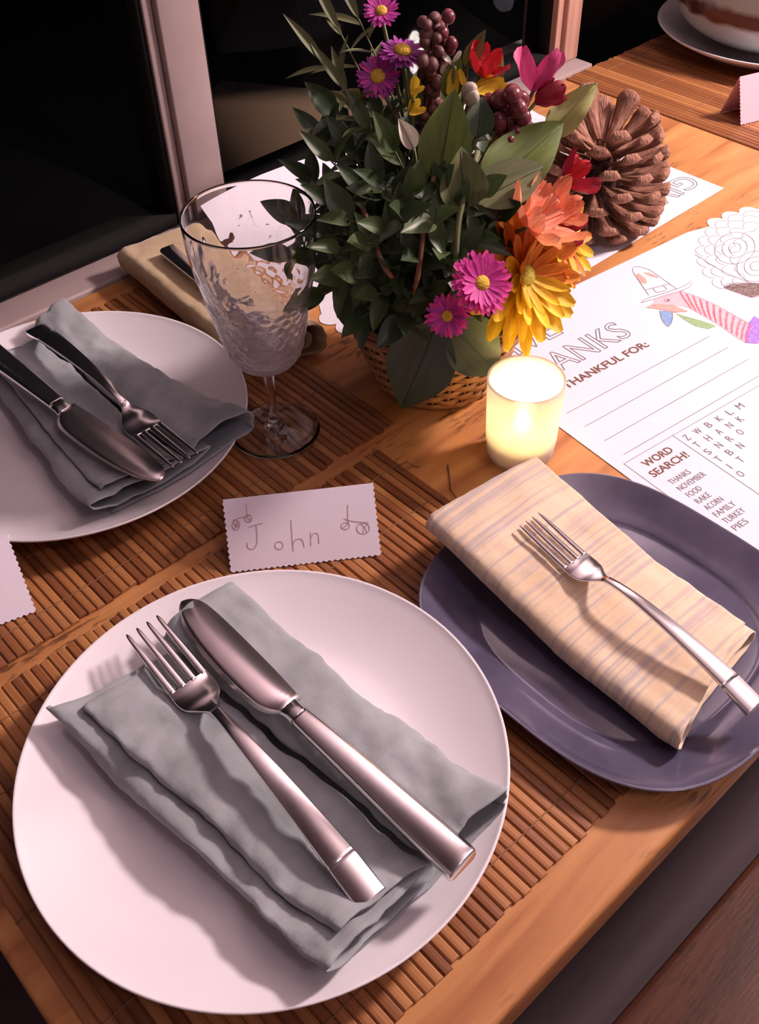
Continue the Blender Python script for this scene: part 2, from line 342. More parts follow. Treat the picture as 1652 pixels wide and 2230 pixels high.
def place(pos, x, zhint, sx=1.0, sy=None, sz=None):
    sy = sx if sy is None else sy; sz = sx if sz is None else sz
    return Matrix.Translation(Vector(pos)) @ frame_of(x, zhint) @ Matrix.Diagonal((sx, sy, sz, 1))
def copy_tree(o, parent=None):
    c = o.copy(); COL.objects.link(c); c.parent = parent
    for ch in list(o.children):
        copy_tree(ch, c)
    return c

# ------------------------------------------------------------------ the room
X0, X1, Y0, Y1, ZC = -1.7, 3.1, -2.3, 0.815, 2.45
struct(ob('floor', box(X0, X1, Y0, Y1+0.2, -0.04, 0.0), 'floor'))
struct(ob('ceiling', box(X0, X1, Y0, Y1+0.1, ZC, ZC+0.04), 'ceiling'))
struct(ob('wall_left', box(X0-0.06, X0, Y0, Y1+0.1, 0, ZC), 'wallpaint'))
struct(ob('wall_right', box(X1, X1+0.06, Y0, Y1+0.1, 0, ZC), 'wallpaint'))
struct(ob('wall_front', box(X0, X1, Y0-0.06, Y0, 0, ZC), 'wallpaint'))
struct(ob('wall_back', join(box(X0, 1.02, Y1, Y1+0.08, 0, T-0.035), box(1.06, X1, Y1, Y1+0.08, 0, 0.12), box(X0, X1, Y1, Y1+0.08, 1.32, ZC), box(1.02, 1.06, Y1+0.001, Y1+0.08, 0, T)), 'wallpaint'))  # unseen wall above the windows shaped low to brighten reflections in the steel
bevel(struct(ob('trim_1', box(X0, 1.06, 0.774, 0.8145, T-0.034, T+0.002), 'white_paint')), 0.003)          # window sill
t2 = bevel(struct(ob('trim_2', join(box(0.4705, 0.514, 0.806, 0.86, T+0.002, 1.32)), 'white_paint')), 0.002)
bevel(ob('trim_strip', box(0.460, 0.4695, 0.812, 0.86, T+0.002, 1.32), 'white_paint', t2), 0.001)
t3 = bevel(struct(ob('trim_3', box(1.032, 1.06, 0.800, 0.86, T+0.002, 1.32), 'post')), 0.002)
bevel(ob('trim_strip', box(1.020, 1.0315, 0.806, 0.86, T+0.002, 1.32), 'post', t3), 0.001)
for k, (a, b, zb) in enumerate(((X0, 0.460, T+0.0022), (0.514, 1.020, T+0.0022), (1.06, X1, 0.12)), 1):
    wn = struct(ob('window_%d' % k, join(box(a, b, 0.8146, 0.85, zb, zb+0.012), box(a, a+0.006, 0.8146, 0.85, zb+0.012, 1.32), box(b-0.006, b, 0.8146, 0.85, zb+0.012, 1.32), box(a, b, 0.8146, 0.85, 1.30, 1.32)), 'gasket'))
    ob('pane', box(a+0.004, b-0.004, 0.826, 0.831, zb+0.008, 1.31), 'pane', wn)
# slab added behind the middle pane, imitating a brown reflection in it
ea, eb = Vector((1.03, 1.657, 0)), Vector((1.32, 1.20, 0)); ed = (eb-ea).normalized(); en = Vector((-ed.y, ed.x, 0))
q = [ea, eb, eb+en*0.1, ea+en*0.1]
struct(ob('pane_reflection', prism([(p.x, p.y) for p in q], -0.1, T-0.30), 'outside'))
struct(ob('ground_outside', box(X0, X1+2, Y1+0.2, 6, -0.16, -0.1), 'asphalt'))

# ------------------------------------------------------------------ lamps of the room (both outside the picture)
def globe(r, n=24): return lathe([(r*math.sin(math.pi*k/n), -r*math.cos(math.pi*k/n)) for k in range(n+1)], 32)
lp = thing('pendant_lamp', 'white globe pendant lamp hanging over the far part of the table', 'lamp', LAMP_1['pos'])
r = LAMP_1['r']; ob('globe', globe(r), emit('lamp globe', LAMP_1['col'], LAMP_1['power']/(4*math.pi*math.pi*r*r)), lp)
ob('socket', lathe([(0.0, r*0.97), (0.03, r*0.97), (0.03, r+0.05), (0.0, r+0.06)], 20), 'cord', lp)
ob('cord', tube([(0, 0, r+0.05), (0, 0, ZC-LAMP_1['pos'][2])], 0.004, 8), 'cord', lp)
lp = thing('ceiling_lamp', 'round flush ceiling lamp over the bench side of the room', 'lamp', LAMP_2['pos'])
r = LAMP_2['r']; ob('diffuser', lathe([(0, -0.03), (r*0.6, -0.026), (r*0.95, -0.01), (r, 0.02), (r, 0.05)], 40), emit('ceiling diffuser', LAMP_2['col'], LAMP_2['power']/(math.pi*math.pi*r*r)), lp)
ob('mount', lathe([(0, 0.05), (r*1.04, 0.05), (r*1.04, ZC-LAMP_2['pos'][2]), (0, ZC-LAMP_2['pos'][2])], 40), 'white_paint', lp)

# ------------------------------------------------------------------ table and bench
TX0, TX1, TY0, TY1 = -0.0165, 1.95, 0.0885, 0.772
tb = thing('dining_table', 'orange-brown wooden dining table standing against the window sill', 'table', ((TX0+TX1)/2, (TY0+TY1)/2, 0))
hx, hy = (TX1-TX0)/2, (TY1-TY0)/2
bevel(ob('tabletop', box(-hx, hx, -hy, hy, T-0.032, T), 'table', tb), 0.004, 3)
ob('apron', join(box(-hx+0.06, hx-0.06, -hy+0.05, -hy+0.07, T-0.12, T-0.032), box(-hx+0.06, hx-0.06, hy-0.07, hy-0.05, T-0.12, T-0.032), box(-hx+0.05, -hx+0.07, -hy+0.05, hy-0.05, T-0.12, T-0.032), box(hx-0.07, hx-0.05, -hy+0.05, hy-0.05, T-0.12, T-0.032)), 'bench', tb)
for sx in (-1, 1):
    for sy in (-1, 1):
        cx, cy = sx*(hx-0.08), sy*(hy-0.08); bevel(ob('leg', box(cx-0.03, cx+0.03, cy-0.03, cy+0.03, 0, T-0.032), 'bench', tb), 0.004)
bn = thing('bench', 'dark reddish-brown wooden bench below the near edge of the table', 'bench', (0.75, -0.09, 0))
bevel(ob('seat', box(-0.85, 0.85, -0.17, 0.172, 0.42, 0.46), 'bench', bn), 0.006)
for sx in (-1, 1): ob('leg', box(sx*0.7-0.02, sx*0.7+0.02, -0.15, 0.13, 0, 0.42), 'bench', bn)

# ------------------------------------------------------------------ bamboo place mats
PITCH = 0.0064
def slat_mesh(ln):
    w_ = PITCH*0.94/2; h = 0.0021; prof = [(-w_, 0), (-w_, h*0.55), (-w_*0.66, h*0.93), (0, h), (w_*0.66, h*0.93), (w_, h*0.55), (w_, 0)]
    V = [(x, y, z) for y in (0, ln) for x, z in prof]; n = len(prof)
    F = [(i, (i+1) % n, (i+1) % n+n, i+n) for i in range(n)] + [tuple(range(n)), tuple(range(2*n-1, n-1, -1))]
    return mesh('bamboo_slat', V, F, False)
def place_mat(label, u0, u1, v0, v1, threads, tassel=False):
    n = int(round((u1-u0)/PITCH)); t = thing('placemat', label, 'placemat', (u0, v0, T), 'bamboo placemats')
    me = slat_mesh(v1-v0)
    for i in range(n):
        o = ob('bamboo_slat', me, 'bamboo', t, (PITCH*(i+0.5), random.uniform(-0.0012, 0.0012), random.uniform(0.00005, 0.00035)))
        o.rotation_euler = (0, random.uniform(-0.03, 0.03), random.uniform(-0.0018, 0.0018))
    for v in threads:
        pts = []
        for i in range(n*2+1):
            x = PITCH*i/2; pts.append((x, v-v0+0.0004*nz(x*60, v*90), 0.0026 if i % 2 else 0.0018))
        ob('thread', tube(pts, 0.00042, 4), 'thread', t)
    if tassel:
        pts = [Vector((p[0]-u0, p[1]-v0, z)) for p, z in (((0.371, 0.3995), 0.002), ((0.3735, 0.4005), 0.004), ((0.3775, 0.398), 0.004), ((0.3805, 0.3935), 0.002), ((0.3828, 0.3915), 0.001))]
        ob('loose_thread', tube(spline([tuple(p) for p in pts]), 0.0005, 4), 'thread', t)
        a, b = on_table(975, 1012, 0.0012), on_table(980, 1045, 0.0012); c = on_table(984, 1070, 0.002); d = on_table(1000, 1092, 0.002)
        ob('loose_thread', tube(spline([tuple(p-Vector((u0, v0, T))) for p in (a, b, c, d)]), 0.00055, 4), 'thread', t)
    return t
place_mat('bamboo slat placemat under the near white plate, bound with brown thread', -0.004, 0.3725, 0.1215, 0.4262, (0.1434, 0.2155, 0.2875, 0.3595, 0.4034), True)
place_mat('bamboo slat placemat under the stemmed glass and the plate by the window', 0.014, 0.4045, 0.4396, 0.745, (0.4610, 0.5115, 0.5835, 0.655, 0.726))
place_mat('bamboo slat placemat at the far end under the celadon bowl', 1.0, 1.386, 0.462, 0.768, (0.482, 0.536, 0.608, 0.680, 0.7475))

# ------------------------------------------------------------------ plates
MZ = 0.0025                                 # top of a mat
PR = 0.1332                                 # radius of the white plates
def plate_z(r, R=PR, H=0.0258):
    """height of the eating surface of the coupe plate above its foot"""
    q = min(max((r-0.080)/(R-0.080), 0), 1); return 0.0085 + (H-0.0085)*(q**1.55)
def coupe_plate(label, c, z0):
    t = thing('dinner_plate', label, 'plate', (c[0], c[1], T+z0), 'white dinner plates')
    R = PR; prof = [(0.0001, plate_z(0))]
    prof += [(r_, plate_z(r_)) for r_ in np.linspace(0.02, R-0.0012, 26)]
    prof += [(R, 0.0262), (R+0.0006, 0.0253), (R+0.0002, 0.0242)]
    prof += [(r_, plate_z(r_)-0.0032) for r_ in np.linspace(R-0.004, 0.086, 14)] + [(0.081, 0.0), (0.076, 0.0), (0.074, 0.004), (0.0001, 0.004)]
    ob('dish', lathe(prof, 128), 'plate', t); return t
P1 = (0.1409, 0.2640); P2 = (0.2155, 0.5970)
coupe_plate('white plate in front, holding a napkin, fork and knife beside the scalloped card', P1, MZ)
coupe_plate('white plate by the window at the left edge, behind the scalloped card', P2, MZ)
# rounded slate-blue plate
PB = (0.3673, 0.1974); BHX, BHY, BZ = 0.1059, 0.1146, 0.58
def sq(k, hx_, hy_, n=3.0):
    c, s = math.cos(k), math.sin(k); r_ = (abs(c)**n + abs(s)**n)**(-1/n); return hx_*r_*c, hy_*r_*s
t = thing('blue_plate', 'slate-blue glazed rounded-square plate holding a cream napkin', 'plate', (PB[0], PB[1], T+MZ))
rings = [(0.002, 0.0050), (0.30, 0.0050), (0.60, 0.0050), (0.70, 0.0050), (0.72, 0.0060), (0.735, 0.0085), (0.75, 0.0100), (0.785, 0.0115), (0.83, 0.0142), (0.90, 0.0205), (0.96, 0.0255), (0.99, 0.0280), (1.0, 0.0287), (1.006, 0.0281), (1.005, 0.0270), (0.97, 0.0215), (0.90, 0.0145), (0.83, 0.0085), (0.77, 0.0030), (0.74, 0.0), (0.70, 0.0), (0.69, 0.001), (0.002, 0.001)]
N = 112; V, F = [], []
for i in range(N):
    for s, z in rings:
        x, y = sq(2*math.pi*i/N, BHX*s, BHY*s, 2.0+1.0*min(1, s*1.2)); V.append((x, y, z*BZ if z > 0.0051 else z*0.8))
k = len(rings)
for i in range(N):
    for j in range(k-1): F.append((i*k+j, ((i+1) % N)*k+j, ((i+1) % N)*k+j+1, i*k+j+1))
ob('dish', (V, F), 'blue', t)

# ------------------------------------------------------------------ folded napkins
def napkin(name, label, cat, corners, path, mt, base, nt=70, m=5, thick=0.0011, seed=0.0, wave=1.0, hem=(0.0, 0.0), edge=None, zs=1.0):
    """a cloth folded along its length: path = (s across, height, start t, end t); corners TL TR BR BL in table coordinates"""
    TL, TR, BR, BL = [np.array(c) for c in corners]; cen = (TL+TR+BR+BL)/4
    pth = spline([(a, b*zs, c, d) for a, b, c, d in path], m); V, F = [], []; n = len(pth)
    for i, (s, z, t0, t1) in enumerate(pth):
        for j in range(nt+1):
            tt = t0 + (t1-t0)*j/nt
            sx = s + (edge(s, tt) if edge else 0.0)
            p = (1-tt)*((1-sx)*TL+sx*TR) + tt*((1-sx)*BL+sx*BR)
            fr = min(1.0, z/0.010)
            wv = 0.0016*wave*fr*(nz(p[0]*55+seed, p[1]*26, z*40+seed) + 0.75*nz(p[0]*120, p[1]*75+seed, z*60) + 0.25*nz(p[0]*260, p[1]*190+seed, z*60) + 0.7*abs(nz(p[0]*38+5, p[1]*95+seed, seed)))
            la = 0.0024*wave*nz(tt*5+seed, z*160, s*1.5+seed) + 0.0007*wave*nz(tt*19+seed, z*300, s*3)
            eu = (TR-TL)/np.linalg.norm(TR-TL); ev = (BL-TL)/np.linalg.norm(BL-TL)
            q_ = p + eu*la + ev*(0.0016*wave*nz(s*9+seed, z*250, 3.1)*(1 if j in (0, nt) else 0.6))
            V.append((q_[0]-cen[0], q_[1]-cen[1], base(q_[0], q_[1]) + z + wv))
    for i in range(n-1):
        for j in range(nt):
            F.append((i*(nt+1)+j, (i+1)*(nt+1)+j, (i+1)*(nt+1)+j+1, i*(nt+1)+j+1))
    o = ob(name, (V, F), mt, None, (cen[0], cen[1], T)); tag(o, label, cat)
    md = o.modifiers.new('cloth', 'SOLIDIFY'); md.thickness = thick; md.offset = 0
    return o
def on_plate(c):
    return lambda u, v: MZ + 0.0008 + plate_z(min(math.hypot(u-c[0], v-c[1]), 0.134))*1.0
# path points: (s, z, t start, t end)
near_path = [(0.10, 0.001, 0.03, 0.985), (0.45, 0.001, 0.02, 0.99), (0.93, 0.001, 0.0, 0.99), (0.995, 0.006, 0.0, 0.99), (0.97, 0.0135, 0.0, 0.99), (0.82, 0.0165, 0.0, 0.985), (0.68, 0.0150, 0.0, 0.985), (0.60, 0.0105, 0.01, 0.98), (0.66, 0.0075, 0.02, 0.97), (0.74, 0.0055, 0.03, 0.97), (0.60, 0.0040, 0.04, 0.985), (0.30, 0.0040, 0.04, 0.99), (0.05, 0.0062, 0.02, 1.0), (0.005, 0.0092, 0.02, 1.0), (0.06, 0.0122, 0.04, 0.995), (0.3, 0.0118, 0.05, 0.99), (0.52, 0.0098, 0.05, 0.98), (0.56, 0.0106, 0.06, 0.975), (0.52, 0.0118, 0.06, 0.965), (0.35, 0.0138, 0.07, 0.96), (0.14, 0.0158, 0.075, 0.955), (0.10, 0.0142, 0.08, 0.95)]
NK1 = [tuple(on_table(*p)[:2]) for p in ((100, 1556, 0.030), (508, 1268, 0.040), (1108, 1752, 0.034), (722, 2138, 0.026))]
napkin('linen_napkin', 'grey-teal linen napkin under the fork and knife on the front plate', 'napkin', NK1, near_path, 'teal', on_plate(P1), seed=2.3, wave=1.7, zs=1.6)
NK2 = [tuple(on_table(*p)[:2]) for p in ((-60, 770, 0.036), (150, 656, 0.044), (562, 938, 0.030), (200, 1128, 0.028))]
napkin('linen_napkin', 'grey-teal linen napkin on the white plate by the window', 'napkin', NK2, near_path, 'teal', on_plate(P2), seed=7.7, wave=1.5, zs=1.45)
def blue_base(u, v):
    x, y = (u-PB[0])/BHX, (v-PB[1])/BHY; s = (abs(x)**3+abs(y)**3)**(1/3.0)
    z = np.interp(s, [0, 0.72, 0.785, 0.83, 0.90, 0.96, 1.0, 1.3], [0.004, 0.004, 0.0057, 0.0083, 0.0119, 0.0148, 0.0167, 0.0175])
    far = max(0.0, (v-0.205)/0.115); far = 0.020*min(far, 1.0)**0.8
    return MZ + max(z + 0.0012 if s < 0.7 else z+0.0014, 0.0055+far)
cream_path = [(0.10, 0.001, 0.0, 0.97), (0.5, 0.001, 0.0, 0.975), (0.93, 0.001, 0.0, 0.98), (0.995, 0.006, 0.0, 0.98), (0.94, 0.0118, 0.0, 0.975), (0.6, 0.0115, 0.01, 0.97), (0.25, 0.0105, 0.01, 0.965), (0.16, 0.0080, 0.01, 0.96), (0.24, 0.0050, 0.02, 0.96), (0.5, 0.0040, 0.02, 0.965), (0.25, 0.0030, 0.0, 0.985), (0.04, 0.0030, 0.0, 1.0), (-0.012, 0.0085, 0.0, 1.0), (0.035, 0.0150, 0.0, 0.995), (0.2, 0.0162, 0.0, 0.985), (0.5, 0.0160, 0.0, 0.965), (0.8, 0.0150, 0.0, 0.95), (0.97, 0.0135, 0.0, 0.94)]
NK3 = [tuple(on_table(*p)[:2]) for p in ((930, 1152, 0.034), (1172, 997, 0.040), (1660, 1375, 0.024), (1478, 1628, 0.018))]
napkin('linen_napkin', 'cream striped linen napkin folded on the slate-blue plate', 'napkin', NK3, cream_path, 'cream', blue_base, seed=4.1, wave=0.55, zs=1.15)
NK4 = [tuple(on_table(*p)[:2]) for p in ((258, 560, 0.022), (440, 498, 0.024), (716, 735, 0.02), (500, 775, 0.018))]
tan_path = [(0.1, 0.001, 0.0, 0.98), (0.5, 0.001, 0.0, 0.98), (0.93, 0.001, 0.0, 0.98), (0.995, 0.010, 0.0, 0.98), (0.93, 0.020, 0.0, 0.98), (0.6, 0.021, 0.0, 0.975), (0.2, 0.020, 0.0, 0.97), (0.05, 0.019, 0.0, 0.97), (0.0, 0.011, 0.0, 0.98), (0.06, 0.0045, 0.0, 0.98), (0.4, 0.0045, 0.01, 0.97), (0.8, 0.005, 0.01, 0.97), (0.88, 0.010, 0.01, 0.96), (0.8, 0.015, 0.02, 0.96), (0.4, 0.0155, 0.02, 0.96)]
napkin('linen_napkin', 'tan linen napkin folded behind the stemmed glass by the window sill', 'napkin', NK4, tan_path, 'tan', lambda u, v: 0.0035, seed=9.4, wave=0.7, zs=1.3)

# ------------------------------------------------------------------ cutlery
def rect_ring(x, w_, z, h, round_=0.35):
    """a rounded rectangular section across x"""
    a, b = w_/2, h/2; c = min(a, b)*round_*1.6; c = min(c, a*0.95, b*0.95)
    return [(x, a, z-b+c), (x, a, z+b-c), (x, a-c, z+b), (x, -a+c, z+b), (x, -a, z+b-c), (x, -a, z-b+c), (x, -a+c, z-b), (x, a-c, z-b)]
def bar(prof, rd=0.35):
    """prof: (x, width, centre height, thickness)"""
    return loft([rect_ring(*p, rd) for p in spline(prof, 5)])
def fork(label, tip, end, roll=0.0, group='forks'):
    """tip/end: points of the tine tips and of the handle's end"""
    tip, end = Vector(tip), Vector(end); L = (end-tip).length; k = L/0.221
    t = thing('dinner_fork', label, 'fork', tip, group)
    t.matrix_basis = Matrix.Translation(tip) @ frame_of(end-tip, (0, 0, 1)) @ Matrix.Rotation(roll, 4, 'X') @ Matrix.Diagonal((k, k, k, 1))
    ob('handle', bar([(0.082, 0.0066, 0.0035, 0.0036), (0.092, 0.0068, 0.0062, 0.0036), (0.110, 0.0085, 0.0085, 0.0034), (0.140, 0.0115, 0.0090, 0.0034), (0.175, 0.0145, 0.0068, 0.0036), (0.199, 0.0165, 0.0040, 0.0042)], 0.25), 'steel', t)
    e = ob('handle_end', bar([(0.1988, 0.0165, 0.0040, 0.0042), (0.206, 0.0170, 0.0020, 0.0050), (0.2205, 0.0174, -0.0012, 0.0062), (0.2214, 0.0172, -0.0014, 0.0058)], 0.2), 'steel', t)
    ob('head', bar([(0.051, 0.0262, -0.0042, 0.0024), (0.056, 0.0268, -0.0048, 0.0026), (0.062, 0.0266, -0.0044, 0.0028), (0.068, 0.0235, -0.0030, 0.0030), (0.074, 0.0150, -0.0008, 0.0033), (0.079, 0.0088, 0.0016, 0.0035), (0.083, 0.0067, 0.0038, 0.0036)], 0.3), 'steel', t)
    tv = bar([(0.0, 0.0013, 0.0, 0.0012), (0.004, 0.0026, -0.0004, 0.0019), (0.018, 0.0036, -0.0016, 0.0023), (0.036, 0.0043, -0.0031, 0.0024), (0.0525, 0.0046, -0.0043, 0.0024)], 0.4)
    me = mesh('tine', *tv)
    for y in (-0.0107, -0.00357, 0.00357, 0.0107):
        ob('tine', me, 'steel', t, (0, y, 0))
    return t
def knife(label, tip, end, roll=0.0, flip=1, group='table knives', mt='steel'):
    tip, end = Vector(tip), Vector(end); L = (end-tip).length; k = L/0.234
    t = thing('table_knife', label, 'knife', tip, group)
    t.matrix_basis = Matrix.Translation(tip) @ frame_of(end-tip, (0, 0, 1)) @ Matrix.Rotation(roll, 4, 'X') @ Matrix.Diagonal((k, k, k, 1))
    # blade outline: spine on one side, curved edge on the other
    up = [(0.0, 0.0030), (0.0015, 0.0062), (0.006, 0.0100), (0.016, 0.0120), (0.04, 0.0118), (0.08, 0.0098), (0.104, 0.0078)]
    lo = [(0.0, 0.0020), (0.0015, -0.0002), (0.006, -0.0035), (0.016, -0.0078), (0.035, -0.0116), (0.06, -0.0138), (0.085, -0.0140), (0.096, -0.0118), (0.104, -0.0062)]
    xs = np.concatenate([np.array([0, 0.0004, 0.0009, 0.0015, 0.0022]), np.linspace(0.003, 0.02, 12), np.linspace(0.024, 0.104, 26)])
    secs = []
    for x in xs:
        a = np.interp(x, *zip(*[p[:2] for p in spline(up, 8)])); b = np.interp(x, *zip(*[p[:2] for p in spline(lo, 8)])); h = 0.0006+0.0014*(x/0.104)
        secs.append([(x, flip*(a), h), (x, flip*(0.2*a+0.8*b), h*0.92), (x, flip*b, 0.0), (x, flip*(0.2*a+0.8*b), -h*0.92), (x, flip*a, -h)])
    bl = loft(secs); o = ob('blade', bl, 'steel2', t); o.location = (0, 0, 0.0025)
    ob('bolster', bar([(0.103, 0.0130, 0.0025, 0.0042), (0.108, 0.0118, 0.003, 0.0062), (0.113, 0.0122, 0.003, 0.0072)], 0.5), mt, t)
    ob('handle', bar([(0.1125, 0.0118, 0.003, 0.0068), (0.13, 0.0132, 0.0035, 0.0076), (0.17, 0.0158, 0.0040, 0.0086), (0.21, 0.0182, 0.0042, 0.0096), (0.231, 0.0192, 0.0042, 0.0104), (0.2338, 0.0180, 0.0042, 0.0094), (0.234, 0.0175, 0.0042, 0.009)], 0.3), mt, t)
    return t
fork('steel fork beside the knife on the front teal napkin', on_table(309, 1362, 0.0425), on_table(808, 1956, 0.0395), 0.05)
knife('steel table knife on the front teal napkin, right of the fork', on_table(390, 1322, 0.0415), on_table(1009, 1893, 0.0420), 0.10)
fork('steel fork lying tines forward on the napkin by the window', on_table(404, 1002, 0.0405), on_table(78, 716, 0.0430), 0.0)
knife('steel table knife left of the fork on the napkin by the window', on_table(345, 1056, 0.0405), on_table(-70, 735, 0.0450), 0.0, -1)
fork('steel fork resting on the cream napkin with its tines towards the candle', on_table(1152, 1130, 0.0455), on_table(1643, 1538, 0.0320), 0.0)
a = on_table(366, 552, 0.0335); b = on_table(640, 790, 0.0265)
knife('steel knife lying on the tan napkin behind the stemmed glass', on_table(615, 765, 0.0345), a, 0.0)

# ------------------------------------------------------------------ stemmed glass
t = thing('stemmed_glass', 'clear stemmed water glass with a dimpled bowl on the bamboo mat', 'glass', (0.3305, 0.4965, T+MZ))
outer = spline([(0.0045, 0.0600), (0.012, 0.0625), (0.020, 0.0680), (0.0255, 0.0760), (0.0290, 0.0880), (0.0325, 0.1050), (0.0370, 0.1250), (0.0410, 0.1450), (0.0432, 0.1650), (0.0440, 0.1838)], 14)
def dimple(a, j, r, z):
    if z < 0.066 or z > 0.158: return r
    if z > 0.126:                         # two rows of long thumb prints
        row = 0 if z > 0.142 else 1; zc = (0.150, 0.134)[row]; na = 18
        ph = ((a*na/(2*math.pi)) + 0.5*row) % 1.0 - 0.5
        d = (ph*2*math.pi*r/na/0.0042)**2 + ((z-zc)/0.0068)**2
        return r - 0.0011*math.exp(-d*1.4)
    row = int((z-0.066)/0.0062); zc = 0.066+0.0062*(row+0.5); na = 20 if z < 0.09 else 24
    ph = ((a*na/(2*math.pi)) + 0.5*(row % 2)) % 1.0 - 0.5
    d = (ph*2*math.pi*r/na/0.0036)**2 + ((z-zc)/0.0030)**2
    return r + 0.0009*math.exp(-d*1.3)*min(1, (z-0.066)/0.006)
inner = [(r_-0.0013 - 0.0012*(1 if z < 0.09 else 0)*(0.09-z)/0.03, z+0.0012 + (0.002 if z < 0.07 else 0)) for r_, z in outer]
inner = [p for p in inner if p[0] > 0.004]
prof = [tuple(p) for p in outer] + [(0.0436, 0.1852), (0.0430, 0.1846)] + [tuple(p) for p in inner[::-1] if p[1] < 0.184] + [(0.0002, inner[0][1])]
ob('bowl', lathe(prof, 216, rfun=lambda a_, j, r_, z: dimple(a_, j, r_, z) if j < len(outer) else (r_ + 0.62*(dimple(a_, 0, r_+0.0013, z)-r_-0.0013) if z < 0.18 and r_ > 0.02 else r_)), 'glassbowl', t)
ob('stem', lathe(spline([(0.0001, 0.0606), (0.0047, 0.0604), (0.0044, 0.055), (0.0036, 0.045), (0.0034, 0.03), (0.0040, 0.016), (0.0062, 0.0085), (0.0085, 0.0062), (0.0001, 0.0058)], 6), 32), 'glass', t)
ob('foot', lathe([(0.0001, 0.0064), (0.009, 0.0060), (0.014, 0.0042), (0.022, 0.0030), (0.030, 0.0022), (0.0338, 0.0017), (0.0344, 0.0010), (0.0338, 0.0003), (0.028, 0.0002), (0.0001, 0.0008)], 72), 'glass', t)

# ------------------------------------------------------------------ candle in a frosted holder
t = thing('votive_candle', 'lit frosted glass votive candle holder between the basket and the cream napkin', 'candle', (0.4462, 0.3488, T+0.0003))
H = 0.0728
prof = [(0.0001, 0.004), (0.015, 0.004), (0.0215, 0.0055), (0.0235, 0.010), (0.0243, 0.02), (0.0258, H-0.004), (0.0262, H-0.0005), (0.0270, H), (0.0277, H-0.0005), (0.0276, H-0.004), (0.0260, 0.02), (0.0250, 0.008), (0.0225, 0.002), (0.018, 0.0), (0.0001, 0.0)]
ob('frosted_holder', lathe(prof, 64), 'frost', t)
tl = ob('tea_light', lathe([(0.0001, 0.0245), (0.0165, 0.0245), (0.0178, 0.023), (0.0178, 0.0048), (0.0001, 0.0046)], 40), 'wax', t)
ob('flame', lathe([(0.0001, 0.0250), (0.0038, 0.0275), (0.0055, 0.032), (0.0048, 0.037), (0.0022, 0.0425), (0.0001, 0.0460)], 20), emit('candle flame', (1.0, 0.72, 0.28), CANDLE_W/(math.pi*0.00042)), tl)

# ------------------------------------------------------------------ place cards
def scallop(a, b, n, amp):
    a, b = Vector(a), Vector(b); d = b-a; nn = Vector((-d.y, d.x)).normalized(); out = []
    for i in range(n*6):
        f = i/(n*6); out.append(tuple(a + d*f + nn*(amp*(abs(math.sin(f*n*math.pi))-0.5))))
    return out
def card_panel(wd, ht, amp=0.0011):
    pts = [(0, ht), (0, ht-0.001)] + [(x, y) for x, y in scallop((0, ht-0.001), (0, 0), int(ht/0.0038), -amp)] + scallop((0, 0), (wd, 0), int(wd/0.0038), -amp) + scallop((wd, 0), (wd, ht-0.001), int(ht/0.0038), -amp) + [(wd, ht)]
    return (*prism(pts, -0.0002, 0.0002), False)
def place_card(label, bl, br, tl, mt, group=None):
    """tent card: front panel bottom corners bl, br and upper left corner tl"""
    bl, br, tl = Vector(bl), Vector(br), Vector(tl)
    t = thing('place_card', label, 'place card', (bl+br)/2)
    x = (br-bl).normalized(); y = (tl-bl); y = (y-x*y.dot(x)); ht = y.length; y.normalize(); z = x.cross(y)
    R = Matrix(((x.x, y.x, z.x, 0), (x.y, y.y, z.y, 0), (x.z, y.z, z.z, 0), (0, 0, 0, 1)))
    f = ob('front_panel', card_panel((br-bl).length, ht), mt, t, mw=Matrix.Translation(bl-(bl+br)/2) @ R)
    y2 = Vector((-y.x, -y.y, y.z)); z2 = x.cross(y2); R2 = Matrix(((x.x, y2.x, z2.x, 0), (x.y, y2.y, z2.y, 0), (x.z, y2.z, z2.z, 0), (0, 0, 0, 1)))
    off = (y-y2)*ht
    ob('back_panel', card_panel((br-bl).length, ht), mt, t, mw=Matrix.Translation(bl-(bl+br)/2+off) @ R2)
    return t, f, (br-bl).length, ht
CB = MZ+0.0006
bl, br = on_table(503, 1246, CB), on_table(829, 1208, CB); tlp = on_table(482, 1089, 0.038)
t, f, cw, ch = place_card('white place card with wavy edges and a handwritten name', bl, br, tlp, 'card')
def cpt(x, y):                              # strokes measured on the card's face
    A_ = np.array([[1560-150, 52-150], [770-940, 265-940]], float); s, u_ = np.linalg.solve(A_, np.array([x-150, y-940], float)); return (s*cw, u_*ch)
def circ(x, y, rx, ry, n=14): return [(x+rx*math.cos(2*math.pi*k/n), y+ry*math.sin(2*math.pi*k/n)) for k in range(n+1)]
strokes = [[(300, 520), (360, 500), (430, 480)], [(370, 505), (382, 580), (384, 660), (365, 710), (330, 725), (300, 710), (290, 665)], circ(592, 688, 38, 36), [(697, 450), (705, 540), (715, 640), (728, 740)], [(716, 690), (740, 640), (780, 625), (812, 640), (830, 705)], [(885, 565), (888, 630), (893, 695)], [(888, 620), (915, 575), (950, 575), (962, 610), (968, 668)],
           [(270, 300), (276, 360), (282, 410)], [(150, 458), (220, 432), (315, 405)], circ(182, 500, 35, 45), circ(296, 438, 32, 34), [(155, 470), (200, 520), (190, 470), (170, 535)], [(275, 420), (315, 455), (300, 470)],
           [(1228, 300), (1230, 370), (1236, 440), (1246, 490)], [(1195, 432), (1260, 452), (1340, 462), (1435, 468)], circ(1212, 500, 40, 32), circ(1382, 523, 60, 52), [(1360, 480), (1400, 520), (1420, 560)], [(1425, 480), (1390, 520), (1385, 570)], [(1190, 515), (1240, 485)]]
ob('writing', join(*[ribbon([cpt(*p) for p in spline(s, 4)], 0.00062, 0.00035) for s in strokes]), 'pencil', f)
